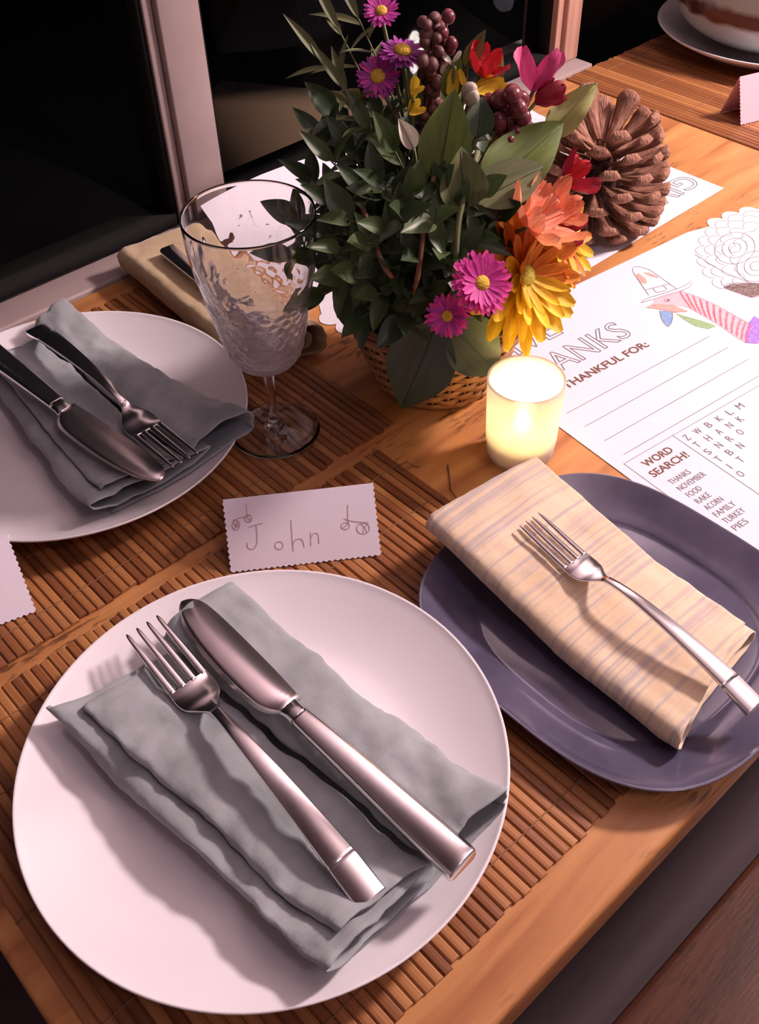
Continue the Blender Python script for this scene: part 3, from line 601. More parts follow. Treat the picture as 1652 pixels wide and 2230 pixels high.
bl2 = on_table(78, 1331, CB); d = Vector((-0.098, 0.0275, 0)); t2_ = on_table(18, 1166, 0.038)
place_card('plain lilac place card cut off by the left edge of the picture', bl2+d, bl2, t2_+d, 'card')
bl3 = on_table(1612, 272, CB); br3 = on_table(1652, 262, CB)
q = (br3-bl3).normalized(); place_card('pink place card at the right edge in front of the celadon bowl', bl3, bl3+q*0.10, on_table(1642, 160, 0.05), 'pinkcard')

# ------------------------------------------------------------------ activity sheets
def text_mesh(body, x0, x1, y0, y1, outline=0.0, bold=0.0, zz=0.0):
    cu = bpy.data.curves.new('lettering', 'FONT'); cu.body = body; cu.resolution_u = 3
    if outline: cu.fill_mode = 'NONE'; cu.bevel_depth = outline; cu.bevel_resolution = 0
    else: cu.offset = bold
    tmp = bpy.data.objects.new('lettering', cu); COL.objects.link(tmp); bpy.context.view_layer.update()
    me = bpy.data.meshes.new_from_object(tmp.evaluated_get(bpy.context.evaluated_depsgraph_get())); bpy.data.objects.remove(tmp)
    co = np.zeros(len(me.vertices)*3); me.vertices.foreach_get('co', co); co = co.reshape(-1, 3)
    mn, mx = co.min(0), co.max(0)
    co[:, 0] = x0+(co[:, 0]-mn[0])/(mx[0]-mn[0])*(x1-x0); co[:, 1] = y0+(co[:, 1]-mn[1])/(mx[1]-mn[1])*(y1-y0)
    co[:, 2] = zz + (co[:, 2]*0.0008 if outline else 0)
    F = [tuple(p.vertices) for p in me.polygons]; bpy.data.meshes.remove(me)
    return co.tolist(), F
TC = (0.342, 0.030)                         # centre of the printed tail
def tail_arc(R, a0, a1, n, amp, m=8):
    out = []
    for i in range(n*m+1):
        f = i/(n*m); a = math.radians(a0+(a1-a0)*f); r_ = R + amp*(abs(math.sin(f*n*math.pi))**0.7); out.append((TC[0]+r_*math.cos(a), TC[1]+r_*math.sin(a)))
    return out
def sheet(label, origin, ang, curl=None, full=True):
    t = thing('activity_sheet', label, 'paper', (origin[0], origin[1], T+0.0004), None, ang)
    top = 0.135; bot = -0.183
    outline = [(0, top)] + [(0.32*k/14, top) for k in range(1, 14)] + tail_arc(0.101, 101, -8, 9, 0.008) + [(0.432, 0.0)] + [(0.432, bot*k/8) for k in range(1, 9)] + [(0.432-0.432*k/16, bot) for k in range(1, 17)] + [(0, bot + (top-bot)*k/10) for k in range(1, 10)]
    def lift(x, y): return curl(x, y) if curl else 0.0
    import bmesh
    bm = bmesh.new(); vs = [bm.verts.new((x, y, 0)) for x, y in outline]; bm.faces.new(vs)
    bmesh.ops.triangulate(bm, faces=bm.faces[:])
    if curl:
        for c in np.linspace(bot+0.012, bot+0.10, 9):
            g = bm.verts[:]+bm.edges[:]+bm.faces[:]; bmesh.ops.bisect_plane(bm, geom=g, plane_co=(0, c, 0), plane_no=(0, 1, 0))
        for c in np.linspace(0.05, 0.42, 12):
            g = bm.verts[:]+bm.edges[:]+bm.faces[:]; bmesh.ops.bisect_plane(bm, geom=g, plane_co=(c, 0, 0), plane_no=(1, 0, 0))
    for v in bm.verts: v.co.z = lift(v.co.x, v.co.y)
    g = bmesh.ops.extrude_face_region(bm, geom=bm.faces[:]); 
    for v in [e for e in g['geom'] if isinstance(e, bmesh.types.BMVert)]: v.co.z += 0.00028
    bmesh.ops.recalc_face_normals(bm, faces=bm.faces[:])
    me = bpy.data.meshes.new('sheet'); bm.to_mesh(me); bm.free(); ob('sheet', me, 'paper', t)
    Z = 0.00045
    def put(name, parts, mt, dz=0.0):
        V, F = join(*parts); V = [(x, y, z+dz+lift(x, y)) for x, y, z in V]; return ob(name, (V, F, False), mt, t)
    put('headline', [text_mesh('GIVE', 0.006, 0.0885, 0.087, 0.114, 0.013, 0, Z), text_mesh('THANKS', 0.006, 0.1335, 0.049, 0.0745, 0.013, 0, Z)], 'greyink')
    put('prompt', [text_mesh('THANKFUL FOR:', 0.037, 0.1325, 0.0295, 0.0380, 0, 0.022, Z)], 'ink')
    put('writing_lines', [ribbon([(0.0155, y), (0.1815, y)], 0.0005, Z) for y in (0.008, -0.012, -0.033, -0.0528)], 'greyink')
    put('puzzle_frame', [ribbon([(0.0084, -0.0600), (0.2, -0.0612)], 0.0004, Z), ribbon([(0.0084, -0.06), (0.0084, -0.172)], 0.0004, Z), ribbon([(0.0606, -0.06), (0.0606, -0.172)], 0.0004, Z)], 'greyink')
    put('puzzle_title', [text_mesh('WORD', 0.0190, 0.0484, -0.0733, -0.0662, 0, 0.02, Z), text_mesh('SEARCH!', 0.0150, 0.0534, -0.0842, -0.0771, 0, 0.02, Z)], 'ink')
    words = ['THANKS', 'NOVEMBER', 'FOOD', 'RAKE', 'ACORN', 'FAMILY', 'TURKEY', 'PIES']
    put('word_list', [text_mesh(s, 0.0196, 0.0196+0.00345*len(s), -0.0972-0.0083*i, -0.0920-0.0083*i, 0, 0.0, Z) for i, s in enumerate(words)], 'greyink')
    rows = ['ZWBKLM', 'THANK', 'SNRO', 'TBN', 'IT', 'O']
    let = []
    for r_, row in enumerate(rows):
        for c_, chh in enumerate(row):
            x = 0.0672+0.0122*c_; y = -0.0716-0.0102*r_; wd = {'W': 0.0062, 'M': 0.0058, 'I': 0.0008}.get(chh, 0.0044)
            let.append(text_mesh(chh, x-wd/2, x+wd/2, y, y+0.0064, 0, 0.0, Z))
    put('letter_grid', let, 'greyink')
    L = lambda pts, wd=0.00045, cl=False: ribbon([tuple(p) for p in (spline(pts, 4) if len(pts) > 2 else pts)], wd, Z+0.0001, cl)
    def fill(pts):
        return [(x, y, Z) for x, y in pts], [tuple(range(len(pts)))]
    # printed tail feathers and wings
    fe = []
    for R, a0, a1, n, am in ((0.094, 170, 30, 12, 0.007), (0.085, 172, 30, 11, 0.008), (0.075, 175, 30, 10, 0.008), (0.066, 176, 40, 9, 0.004)):
        fe.append(ribbon(tail_arc(R, a0, a1, n, am), 0.00045, Z))
    fe.append(L([(0.2722, 0.104), (0.2697, 0.080), (0.270, 0.060), (0.2735, 0.040)]))
    for cx, cy, a in ((0.310, 0.088, 0.035), (0.300, 0.055, 0.032)):
        for s in (1.0, 0.62, 0.3): fe.append(L([(cx+s*a*0.8*math.cos(k*math.pi/8), cy+s*a*0.55*math.sin(k*math.pi/8)+0.25*s*a*math.cos(k*math.pi/8)) for k in range(17)]))
    put('tail_drawing', fe, 'greyink')
    if not full:
        lf = []
        lx, ly = 0.30, -0.105
        for s in (1, -1): lf.append(L([(lx, ly), (lx-0.012, ly+s*0.010), (lx-0.026, ly+s*0.010), (lx-0.042, ly)], 0.0005))
        lf.append(L([(lx, ly), (lx-0.02, ly+0.001), (lx-0.046, ly)], 0.0005))
        for k in range(5):
            for s in (1, -1): lf.append(L([(lx-0.008-0.007*k, ly), (lx-0.013-0.007*k, ly+s*0.006)], 0.0004))
        put('leaf_drawing', lf, 'greyink')
        dots = []
        for k in range(70):
            x, y = random.uniform(0.27, 0.40), random.uniform(-0.16, -0.05); rr = random.choice((0.0007, 0.0011, 0.0016))
            dots.append(([(x+rr*math.cos(a), y+rr*math.sin(a), Z) for a in np.linspace(0, 2*math.pi, 8)[:-1]], [tuple(range(7))]))
        put('dot_pattern', dots, 'greyink')
        return t
    # the coloured turkey head with its hat
    put('hat_drawing', [L([(0.1736, 0.0789), (0.1829, 0.0800), (0.2004, 0.0765), (0.2213, 0.0735), (0.2344, 0.0744)]), L([(0.1736, 0.0785), (0.1829, 0.0765), (0.2004, 0.0722), (0.2213, 0.0690), (0.232, 0.0715)]), L([(0.2045, 0.1178), (0.196, 0.1005), (0.1874, 0.0824)]), L([(0.2193, 0.1106), (0.217, 0.093), (0.2145, 0.0745)]), L([(0.2045, 0.1178), (0.209, 0.1225), (0.2150, 0.1215), (0.2193, 0.1106)]), L([(0.1915, 0.0905), (0.2165, 0.0835)]), L([(0.199, 0.088), (0.1965, 0.0815), (0.2065, 0.079), (0.209, 0.085)])], 'greyink')
    put('hat_band', [fill([(0.2030, 0.1130), (0.2075, 0.1135), (0.2055, 0.103), (0.2010, 0.0975), (0.1965, 0.100)]), fill([(0.2110, 0.1120), (0.2155, 0.1080), (0.2165, 0.099), (0.2150, 0.0965), (0.2120, 0.103)])], 'salmon')
    neck_t = [(0.2144, 0.0703), (0.2187, 0.0567), (0.2214, 0.0419), (0.2221, 0.0257), (0.2223, 0.0093), (0.2225, -0.002)]
    neck_b = [(0.2002, 0.0462), (0.2006, 0.0314), (0.2004, 0.0156), (0.1984, -0.0015), (0.1978, -0.0163)]
    put('neck', [fill([(x-0.001, y) for x, y in neck_t] + neck_b[::-1] + [(0.199, 0.058), (0.203, 0.070)])], 'pinkp', 0.00005)
    st = []
    for k in range(12):
        f_ = k/11; a_ = np.array([np.interp(f_, np.linspace(0, 1, 6), [p[i] for p in neck_t]) for i in (0, 1)]); b_ = np.array([np.interp(f_, np.linspace(0, 1, 5), [p[i] for p in neck_b]) for i in (0, 1)])
        for dd in (0.0, 0.0014): st.append(L([tuple(a_+np.array([-0.001, -dd])), tuple((a_+b_)/2+np.array([0, -dd+0.001])), tuple(b_+np.array([0.001, -dd]))], 0.0008))
    put('neck_stripes', st, 'red', 0.0001)
    put('face', [fill([(0.2144, 0.0703), (0.2046, 0.0735), (0.1958, 0.0752), (0.186, 0.0752), (0.1805, 0.0709), (0.1928, 0.0587), (0.2002, 0.0500), (0.2060, 0.0520)])], 'pinkp')
    put('beak', [fill([(0.1711, 0.071), (0.1805, 0.0709), (0.1928, 0.0587), (0.1953, 0.0437), (0.1853, 0.0499), (0.1777, 0.0625)])], 'salmon', 0.0001)
    put('eye', [fill([(0.1947+0.0009*math.cos(a), 0.0664+0.0009*math.sin(a)) for a in np.linspace(0, 2*math.pi, 9)[:-1]])], 'ink', 0.0003)
    put('eye_ring', [L(circ(0.1940, 0.0668, 0.0024, 0.0022), 0.0004)], 'greyink', 0.0002)
    put('wattle', [fill([(0.1769, 0.0598), (0.1690, 0.0500), (0.1647, 0.039), (0.1740, 0.0426), (0.1830, 0.0510), (0.182, 0.056)])], 'bluep')
    put('collar_leaf', [fill([(0.1848, 0.0487), (0.1909, 0.0342), (0.1964, 0.0204), (0.1972, 0.0141), (0.1886, 0.0155), (0.1835, 0.0258), (0.1832, 0.0361)])], 'greenp')
    put('collar', [fill([(0.2260, 0.0015), (0.2350, 0.004), (0.2330, -0.016), (0.2050, -0.024), (0.1975, -0.0165), (0.2060, -0.009), (0.215, -0.004)])], 'purple', 0.0001)
    put('wing_tip', [fill([(0.2495, 0.0502), (0.2576, 0.0498), (0.2692, 0.0425), (0.2800, 0.034), (0.276, 0.020), (0.2557, 0.024), (0.2509, 0.0413)])], 'brownp')
    put('outline', [L(neck_t), L([(0.1769, 0.0598), (0.1682, 0.0489), (0.1647, 0.039), (0.175, 0.0436), (0.1845, 0.0522)]), L([(0.2495, 0.0502), (0.2576, 0.0508), (0.2692, 0.0435), (0.28, 0.034)]), L([(0.2495, 0.0502), (0.2509, 0.0413), (0.2557, 0.024), (0.276, 0.019)])], 'greyink', 0.0002)
    return t
sheet('Thanksgiving activity sheet with a red coloured turkey beside the candle', (0.4924, 0.3489), math.radians(-6.27))
def curl2(x, y):
    e = max(0.0, (-0.105-y)/0.078); return 0.024*e*e + 0.004*max(0, e)*math.sin(x*22)
sheet('activity sheet turned upside down under the pine cone and the basket', (0.902, 0.476+0.135), math.pi, curl2, False)

# ------------------------------------------------------------------ far bowl on its plate
FP = (1.263, 0.650)
t = thing('side_plate', 'pale pink-white plate under the celadon bowl at the far end', 'plate', (FP[0], FP[1], T+MZ))
R = 0.1455
prof = [(0.0001, 0.005), (0.07, 0.005), (0.09, 0.0065), (0.115, 0.013), (R-0.004, 0.0262), (R, 0.0285), (R+0.001, 0.0272), (R-0.003, 0.0238), (0.115, 0.0095), (0.09, 0.002), (0.08, 0.0), (0.0001, 0.0)]
ob('dish', lathe(prof, 112), 'plate', t)
t = thing('ceramic_bowl', 'celadon and brown glazed bowl standing on the far plate', 'bowl', (FP[0], FP[1], T+MZ+0.0052))
prof = spline([(0.0001, 0.0), (0.052, 0.0), (0.060, 0.004), (0.088, 0.013), (0.112, 0.026), (0.124, 0.040), (0.130, 0.060), (0.132, 0.085), (0.1325, 0.098), (0.1308, 0.1), (0.128, 0.098), (0.126, 0.08), (0.120, 0.055), (0.105, 0.034), (0.06, 0.014), (0.0001, 0.009)], 6)
ob('bowl_body', lathe(prof, 112), 'celadon', t)

# ------------------------------------------------------------------ wicker basket
t = thing('wicker_basket', 'small round wicker basket holding the mixed flowers', 'basket', (BC[0], BC[1], T+0.001))
BH = 0.077
def br_(z): return 0.0455 + (0.0735-0.0455)*(z/BH)**0.9
NS = 26
st = []
me = None
for i in range(NS):
    a = 2*math.pi*i/NS
    ob('stake', tube([((br_(z))*math.cos(a), (br_(z))*math.sin(a), z) for z in np.linspace(0.001, BH, 8)], 0.0013, 5), 'wicker', t)
rows = 13
for k in range(rows):
    z = 0.004 + (BH-0.012)*k/(rows-1); pts = []; n = NS*6; hh = 0.0023
    V, F = [], []
    for i in range(n):
        a = 2*math.pi*i/n; r_ = br_(z) + 0.0021*math.cos(NS/2*a + math.pi*k)
        for dr, dz in ((0.0006, -hh), (0.0006, hh), (-0.0006, hh), (-0.0006, -hh)):
            V.append(((r_+dr)*math.cos(a), (r_+dr)*math.sin(a), z+dz))
    for i in range(n):
        i2 = (i+1) % n
        for q in range(4): F.append((i*4+q, i2*4+q, i2*4+(q+1) % 4, i*4+(q+1) % 4))
    ob('weaver', (V, F), 'wicker', t)
for k in range(5):
    pts = []; z = BH-0.004+0.0022*k
    for i in range(97):
        a = 2*math.pi*i/96; pts.append(((br_(BH)+0.0030+0.0016*math.sin(k*1.7))*math.cos(a), (br_(BH)+0.0030+0.0016*math.sin(k*1.7))*math.sin(a), z+0.0006*math.sin(a*9+k)))
    ob('rim_strand', tube(pts, 0.0017, 6, False), 'wickerdark', t)
ob('base_ring', lathe([(0.040, 0.0), (0.0475, 0.0), (0.0482, 0.0022), (0.0475, 0.0045), (0.040, 0.0045)], 64, True), 'wicker', t)
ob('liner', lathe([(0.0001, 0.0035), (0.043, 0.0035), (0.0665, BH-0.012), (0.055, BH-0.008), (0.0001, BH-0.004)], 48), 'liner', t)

# ------------------------------------------------------------------ leaves, flowers
def leaf_mesh(name, wd=0.42, tipw=1.4, fold=0.16, droop=0.10, n=10, mcols=4, wavy=0.0):
    V, F = [], []
    for i in range(n+1):
        x = i/n; hw = wd/2*(math.sin(math.pi*x**0.82)**0.8)*(1-0.25*x**tipw) if 0 < i < n else 0.004
        for j in range(-mcols//2, mcols//2+1):
            f = j/(mcols/2); V.append((x, hw*f, fold*abs(f)*hw*1.6 - droop*x*x + wavy*math.sin(x*9)*f*0.1))
    c = mcols+1
    for i in range(n):
        for j in range(mcols): F.append((i*c+j, (i+1)*c+j, (i+1)*c+j+1, i*c+j+1))
    return mesh(name, V, F)
LM = [leaf_mesh('leaf', 0.50, 1.4, 0.25, 0.14), leaf_mesh('leaf', 0.42, 1.2, 0.3, 0.22), leaf_mesh('leaf', 0.58, 1.4, 0.2, 0.05)]
for q in LM: q.materials.append(M['leaf'])
LM2 = [q.copy() for q in LM]
for q in LM2: q.materials[0] = M['leaf2']
NARROW = leaf_mesh('leaf', 0.20, 1.2, 0.3, 0.16); NARROW.materials.append(M['olive'])
BASE = lambda: Vector((BC[0]+random.uniform(-0.03, 0.03), BC[1]+random.uniform(-0.03, 0.03), T+BH-0.012))
UP = Vector((0, 0, 1)); VIEW = Vector((-AX_F[0], -AX_F[1], -AX_F[2]))
def stem_path(b, tip, sag=0.012, n=7):
    b, tip = Vector(b), Vector(tip); mid = (b+tip)/2; out = Vector((tip.x-b.x, tip.y-b.y, 0))
    c = Vector((b.x, b.y, 0))*0.5 + Vector((tip.x, tip.y, 0))*0.5; c.z = max(mid.z, b.z+0.6*(tip.z-b.z)) + sag
    return [b*(1-f)**2 + c*(2*f*(1-f)) + tip*f*f for f in np.linspace(0, 1, n)]
def leafy_stem(label, tip, nl=12, ll=0.026, meshes=LM, group=None, start=0.12, b=None, r=0.0011, spread=1.0, mtstem='stem'):
    b = b or BASE(); t = thing('leafy_stem', label, 'foliage', b, group); pts = stem_path(b, tip)
    ob('stem', tube([p-b for p in pts], list(np.linspace(r*1.2, r*0.5, len(pts))), 5), mtstem, t)
    ga = random.uniform(0, 6)
    for i in range(nl):
        f = start + (1-start)*(i+0.5)/nl; x = f*(len(pts)-1); k = min(int(x), len(pts)-2); p = pts[k].lerp(pts[k+1], x-k); d = (pts[k+1]-pts[k]).normalized()
        ga += 2.4; s = d.orthogonal().normalized(); s2 = d.cross(s); side = s*math.cos(ga)+s2*math.sin(ga)
        dr = (d*random.uniform(0.35, 0.8)/spread + side + UP*0.12).normalized(); sz = ll*random.uniform(0.75, 1.2)*(1-0.25*f)
        ob('leaf', random.choice(meshes), None, t, mw=place(p-b, dr, (d+UP*0.4+VIEW*0.5), sz))
    ob('leaf', random.choice(meshes), None, t, mw=place(pts[-1]-b, (pts[-1]-pts[-2]), VIEW, ll*0.8))
    return t
G = 'dark leafy stems filling the basket'
tips = [(700, 300, 0.0), (655, 480, -0.02), (690, 560, -0.05), (640, 555, -0.03), (715, 440, -0.04), (765, 330, -0.02), (760, 480, -0.06), (820, 400, -0.06), (800, 530, -0.09), (870, 470, -0.09), (745, 600, -0.08), (850, 580, -0.10), (905, 560, -0.10), (930, 640, -0.11), (820, 640, -0.10), (950, 480, -0.09), (990, 560, -0.09), (730, 250, 0.01), (800, 280, -0.01), (860, 330, -0.04), (1000, 450, -0.07), (1050, 420, -0.06), (700, 640, -0.07), (790, 690, -0.11), (880, 690, -0.12), (1040, 520, -0.08), (960, 400, -0.06), (680, 390, -0.01), (740, 540, -0.07), (780, 600, -0.09), (720, 350, -0.03), (790, 410, -0.04), (840, 500, -0.08), (900, 420, -0.07), (960, 550, -0.10), (710, 510, -0.06), (830, 250, 0.0), (900, 260, -0.01), (1090, 470, -0.06), (1010, 620, -0.10), (850, 350, 0.02), (930, 300, 0.03), (1010, 290, 0.03), (1070, 300, 0.02), (780, 350, 0.02), (720, 420, 0.01), (1100, 380, 0.0), (900, 230, 0.03), (700, 500, 0.0), (980, 240, 0.03)]
for px, py, d in tips:
    d = max(d, -0.088)
    leafy_stem('dark green leafy stem in the bunch rising from the wicker basket', in_bunch(px, py, d), random.randint(12, 16), random.uniform(0.030, 0.040), random.choice((LM, LM, LM2)), G)
GN = 'thin-leaved stems rising left of the violet asters'
for px, py, d, nl in ((735, 60, 0.02, 6), (700, 130, 0.0, 5), (780, 40, 0.03, 7), (745, 190, 0.0, 5)):
    leafy_stem('thin-leaved olive stem rising at the upper left of the bouquet', in_bunch(px, py, d), nl, 0.045, [NARROW], GN, start=0.6)
def big_leaf(label, base, tip, wd, mt, fold=0.2, droop=0.08, zh=None, b=None, wavy=0.0, name='broad_leaf'):
    base, tip = Vector(base), Vector(tip); b = b or BASE(); t = thing(name, label, 'leaf', b)
    me = leaf_mesh('leaf_blade', wd, 2.2, fold, droop, 16, 8, wavy); me.materials.append(M[mt]); L_ = (tip-base).length
    ob('leaf_blade', me, None, t, mw=place(base-b, tip-base, zh or VIEW, L_))
    ob('stem', tube([p-b for p in stem_path(b, base, 0.004)], 0.0014, 5), 'stem', t)
    x = frame_of(tip-base, zh or VIEW)
    ob('midrib', tube([base-b+(x @ Vector((L_*f, 0, L_*(-droop*f*f)+0.0004))) for f in np.linspace(0, 0.95, 8)], list(np.linspace(0.0007, 0.0003, 8)), 4), mt, t)
    return t
B = in_bunch
big_leaf('large dark green leaf hanging over the front of the basket rim', B(955, 700, -0.085), B(868, 903, -0.085), 0.60, 'bigleaf', 0.12, 0.10)
big_leaf('large round green leaf hanging beside the small violet aster and the candle', B(975, 705, -0.08), B(1090, 815, -0.085), 0.78, 'bigleaf', 0.18, 0.06)
big_leaf('large bright green leaf pointing up in the middle of the bouquet', B(955, 395, -0.05), B(990, 195, -0.04), 0.62, 'lime', 0.25, 0.05)
big_leaf('broad green leaf with a curled white edge in the middle of the bouquet', B(1010, 455, -0.07), B(1005, 325, -0.065), 0.85, 'olive', 0.3, 0.14, wavy=0.5)
big_leaf('broad green leaf leaning right below the berries', B(1050, 430, -0.05), B(1228, 262, -0.02), 0.58, 'lime', 0.25, 0.05, wavy=0.4)
big_leaf('broad pale olive leaf leaning right in front of the pine cone', B(1035, 440, -0.065), B(1195, 355, -0.045), 0.60, 'olive', 0.2, 0.05)
big_leaf('pale yellow-green leaf reaching right towards the far placemat', B(1190, 300, 0.0), B(1300, 178, 0.01), 0.50, 'pale', 0.25, 0.1, wavy=0.6)
big_leaf('grey-green leaf standing behind the orange flower', B(1080, 440, -0.05), B(1170, 415, -0.04), 0.55, 'bigleaf', 0.2, 0.05)
big_leaf('small pale green leaf curling at the left of the bouquet', B(795, 235, 0.0), B(745, 195, 0.0), 0.75, 'pale', 0.5, 0.2)
big_leaf('olive leaf standing up behind the yellow petals', B(975, 215, 0.0), B(1000, 120, 0.0), 0.55, 'lime', 0.4, 0.1)
big_leaf('narrow olive leaf at the top of the bouquet beside the red bloom', B(1015, 150, 0.01), B(1055, 65, 0.01), 0.45, 'olive', 0.4, 0.1)
big_leaf('slim rolled green leaf standing right of the red bloom', B(1085, 190, 0.01), B(1092, 105, 0.01), 0.22, 'pale', 0.6, 0.02)
big_leaf('green leaf reaching left over the activity sheet', B(780, 560, -0.06), B(668, 655, -0.06), 0.30, 'leaf2', 0.3, 0.2)
big_leaf('cream-white unopened leaf tip left of the bright green leaf', B(900, 325, -0.045), B(868, 258, -0.04), 0.60, 'creampetal', 0.6, 0.05)
big_leaf('dark green leaf between the berries and the bright green leaf', B(1040, 300, -0.03), B(1050, 210, -0.02), 0.8, 'bigleaf', 0.3, 0.1)

def petal_mesh(name, wd, cup=0.1, blunt=0.5, n=7, ruffle=0.0, groove=0.15):
    V, F = [], []
    for i in range(n+1):
        x = i/n; hw = wd/2*min(1.0, (x+0.12)/0.45)*(1-max(0, (x-(1-blunt*0.4))/(blunt*0.4+1e-6))**2*0.55)
        if i == n: hw *= 0.75
        for j in range(-2, 3):
            f = j/2; V.append((x, hw*f, cup*x*x - groove*hw*(1-f*f) + ruffle*math.sin(f*5+x*7)*x*0.25))
    for i in range(n):
        for j in range(4): F.append((i*5+j, (i+1)*5+j, (i+1)*5+j+1, i*5+j+1))
    return mesh(name, V, F)
PM = {}
def pm(key, mt, **kw):
    if (key, mt) not in PM: q = petal_mesh('petal', **kw); q.materials.append(M[mt]); PM[(key, mt)] = q
    return PM[(key, mt)]
def dome(r, h, n=16): return lathe([(r*math.sin(math.pi/2*k/6)+1e-5, h*math.cos(math.pi/2*k/6)) for k in range(7)] + [(r*0.5, -h*0.4)], n)
def daisy(name, label, cat, pos, nrm, R, rows, mts, key, pkw, disc, discr, b=None, group=None, arc=None, lift0=0.1):
    """rows: (number, length fraction, lift)"""
    pos, nrm = Vector(pos), Vector(nrm).normalized(); b = b or BASE(); t = thing(name, label, cat, b, group)
    ob('stem', tube([p-b for p in stem_path(b, pos-nrm*0.004, 0.006)], 0.0013, 5), 'stem', t)
    s = nrm.orthogonal().normalized(); s2 = nrm.cross(s)
    for k, (n, fr, lf) in enumerate(rows):
        for i in range(n):
            a = 2*math.pi*(i+0.5*k)/n + random.uniform(-0.07, 0.07); d = s*math.cos(a)+s2*math.sin(a); l_ = lf + random.uniform(-0.08, 0.08)
            mt = mts[(i*7+k) % len(mts)] if not callable(mts) else mts(d)
            ob('petal', pm(key, mt, **pkw), None, t, mw=place(pos-b+d*discr*0.5+nrm*(0.0006*k), d+nrm*l_, nrm, R*fr*random.uniform(0.92, 1.06)-discr*0.5))
    ob('flower_center', dome(discr, discr*0.55), disc, t, mw=place(pos-b+nrm*0.0008, s, nrm))
    return t
thin = dict(wd=0.25, cup=0.06, blunt=0.6, n=5)
daisy('aster', 'large magenta aster with a yellow centre beside the yellow chrysanthemum', 'flower', B(1048, 617, -0.118), VIEW+Vector((0.25, -0.1, -0.1)), 0.0205, [(28, 1.0, 0.0), (26, 0.93, 0.12), (24, 0.80, 0.26)], ['magenta'], 'thin', thin, 'disc', 0.0052)
daisy('aster', 'small violet-pink aster at the lower front of the bouquet', 'flower', B(973, 688, -0.122), VIEW+Vector((-0.1, -0.15, -0.2)), 0.0145, [(24, 1.0, 0.0), (20, 0.85, 0.15)], ['magenta', 'violet', 'magenta'], 'thin', thin, 'disc', 0.0037)
daisy('aster', 'violet aster at the left below the topmost asters', 'flower', B(822, 167, 0.0), VIEW, 0.0150, [(24, 1.0, 0.0), (20, 0.85, 0.15)], ['violet', 'magenta', 'violet'], 'thin', thin, 'disc', 0.0050)
daisy('aster', 'violet aster facing up beside the brown seed heads', 'flower', B(876, 112, 0.005), Vector((0.0, -0.25, 1.0)), 0.0165, [(24, 1.0, -0.15), (20, 0.85, 0.05)], ['violet'], 'thin', thin, 'disc', 0.0060)
daisy('aster', 'violet aster at the very top of the bouquet', 'flower', B(830, 25, 0.01), VIEW+Vector((0, 0, 0.5)), 0.0120, [(22, 1.0, 0.0), (18, 0.8, 0.15)], ['violet', 'magenta'], 'thin', thin, 'disc', 0.0038)
broad = dict(wd=0.30, cup=0.05, blunt=0.8, n=7, groove=0.5)
daisy('chrysanthemum', 'large yellow and orange chrysanthemum above the candle', 'flower', B(1142, 600, -0.055), VIEW*0.75+Vector(AX_R)*0.65-Vector(AX_U)*0.15, 0.054, [(17, 1.0, -0.12), (17, 0.93, 0.12), (13, 0.78, 0.45), (10, 0.62, 0.8)], lambda d: 'orange' if d.dot(Vector(AX_U)) > 0.1 else 'yellow', 'broad', broad, 'disc2', 0.0088)  # lower petals yellow, upper orange: candlelight painted into the petal colours
daisy('chrysanthemum', 'yellow chrysanthemum behind, next to the pine cone', 'flower', B(1232, 522, -0.02), VIEW*0.6+Vector(AX_R)*0.8, 0.036, [(16, 1.0, -0.1), (14, 0.88, 0.2)], ['yellow', 'yellow', 'orange'], 'broad', broad, 'disc2', 0.0075)
ruf = dict(wd=0.52, cup=0.22, blunt=0.6, n=10, ruffle=0.30, groove=0.35)
def lily(label, pos, nrm, R, n, mts, b=None, rot=0.0, lift=0.55, name='alstroemeria', stamens=True):
    pos, nrm = Vector(pos), Vector(nrm).normalized(); b = b or BASE(); t = thing(name, label, 'flower', b)
    ob('stem', tube([p-b for p in stem_path(b, pos, 0.004)], 0.0013, 5), 'stem', t); s = nrm.orthogonal().normalized(); s2 = nrm.cross(s)
    for i in range(n):
        a = rot+2*math.pi*i/n; d = s*math.cos(a)+s2*math.sin(a)
        ob('petal', pm('ruf', mts[i % len(mts)], **ruf), None, t, mw=place(pos-b, d+nrm*(lift+0.2*(i % 2)+random.uniform(-0.15, 0.15)), nrm, R*random.uniform(0.85, 1.1)))
    if stamens:
        for i in range(4):
            d = (nrm*1.2 + s*random.uniform(-0.4, 0.4)+s2*random.uniform(-0.4, 0.4)).normalized()
            ob('stamen', tube([pos-b, pos-b+d*R*0.4, pos-b+d*R*0.7+UP*0.001], [0.0005, 0.0004, 0.0009], 5), 'peach', t)
    return t
lily('peach-orange ruffled bloom above the yellow chrysanthemum', B(1150, 495, -0.06), Vector((0.45, -0.45, 0.55)), 0.036, 8, ['peach'], rot=0.3, lift=0.4)
lily('second peach-orange ruffled bloom at the right, open towards the pine cone', B(1195, 470, -0.035), Vector((0.65, -0.25, 0.25)), 0.028, 7, ['peach'], rot=0.9, lift=0.7)
lily('dark crimson bloom above the peach blooms, against the pine cone', B(1225, 395, -0.01), Vector((0.75, -0.3, 0.2)), 0.024, 6, ['crimson', 'redpetal'], rot=0.4, lift=0.7)
lily('dark red bloom tucked under the peach blooms', B(1205, 505, -0.03), Vector((0.8, -0.4, 0.0)), 0.024, 5, ['crimson'], rot=0.2, lift=0.9)
lily('bright red bloom at the top of the bouquet', B(1045, 165, 0.005), Vector((0.1, -0.3, 0.9)), 0.022, 6, ['redpetal'], rot=0.2, lift=0.8, stamens=False)
lily('pink pointed bloom at the upper right of the bouquet', B(1160, 200, 0.01), Vector((0.35, 0.15, 0.9)), 0.030, 4, ['hotpink'], rot=0.8, lift=1.1, stamens=False)
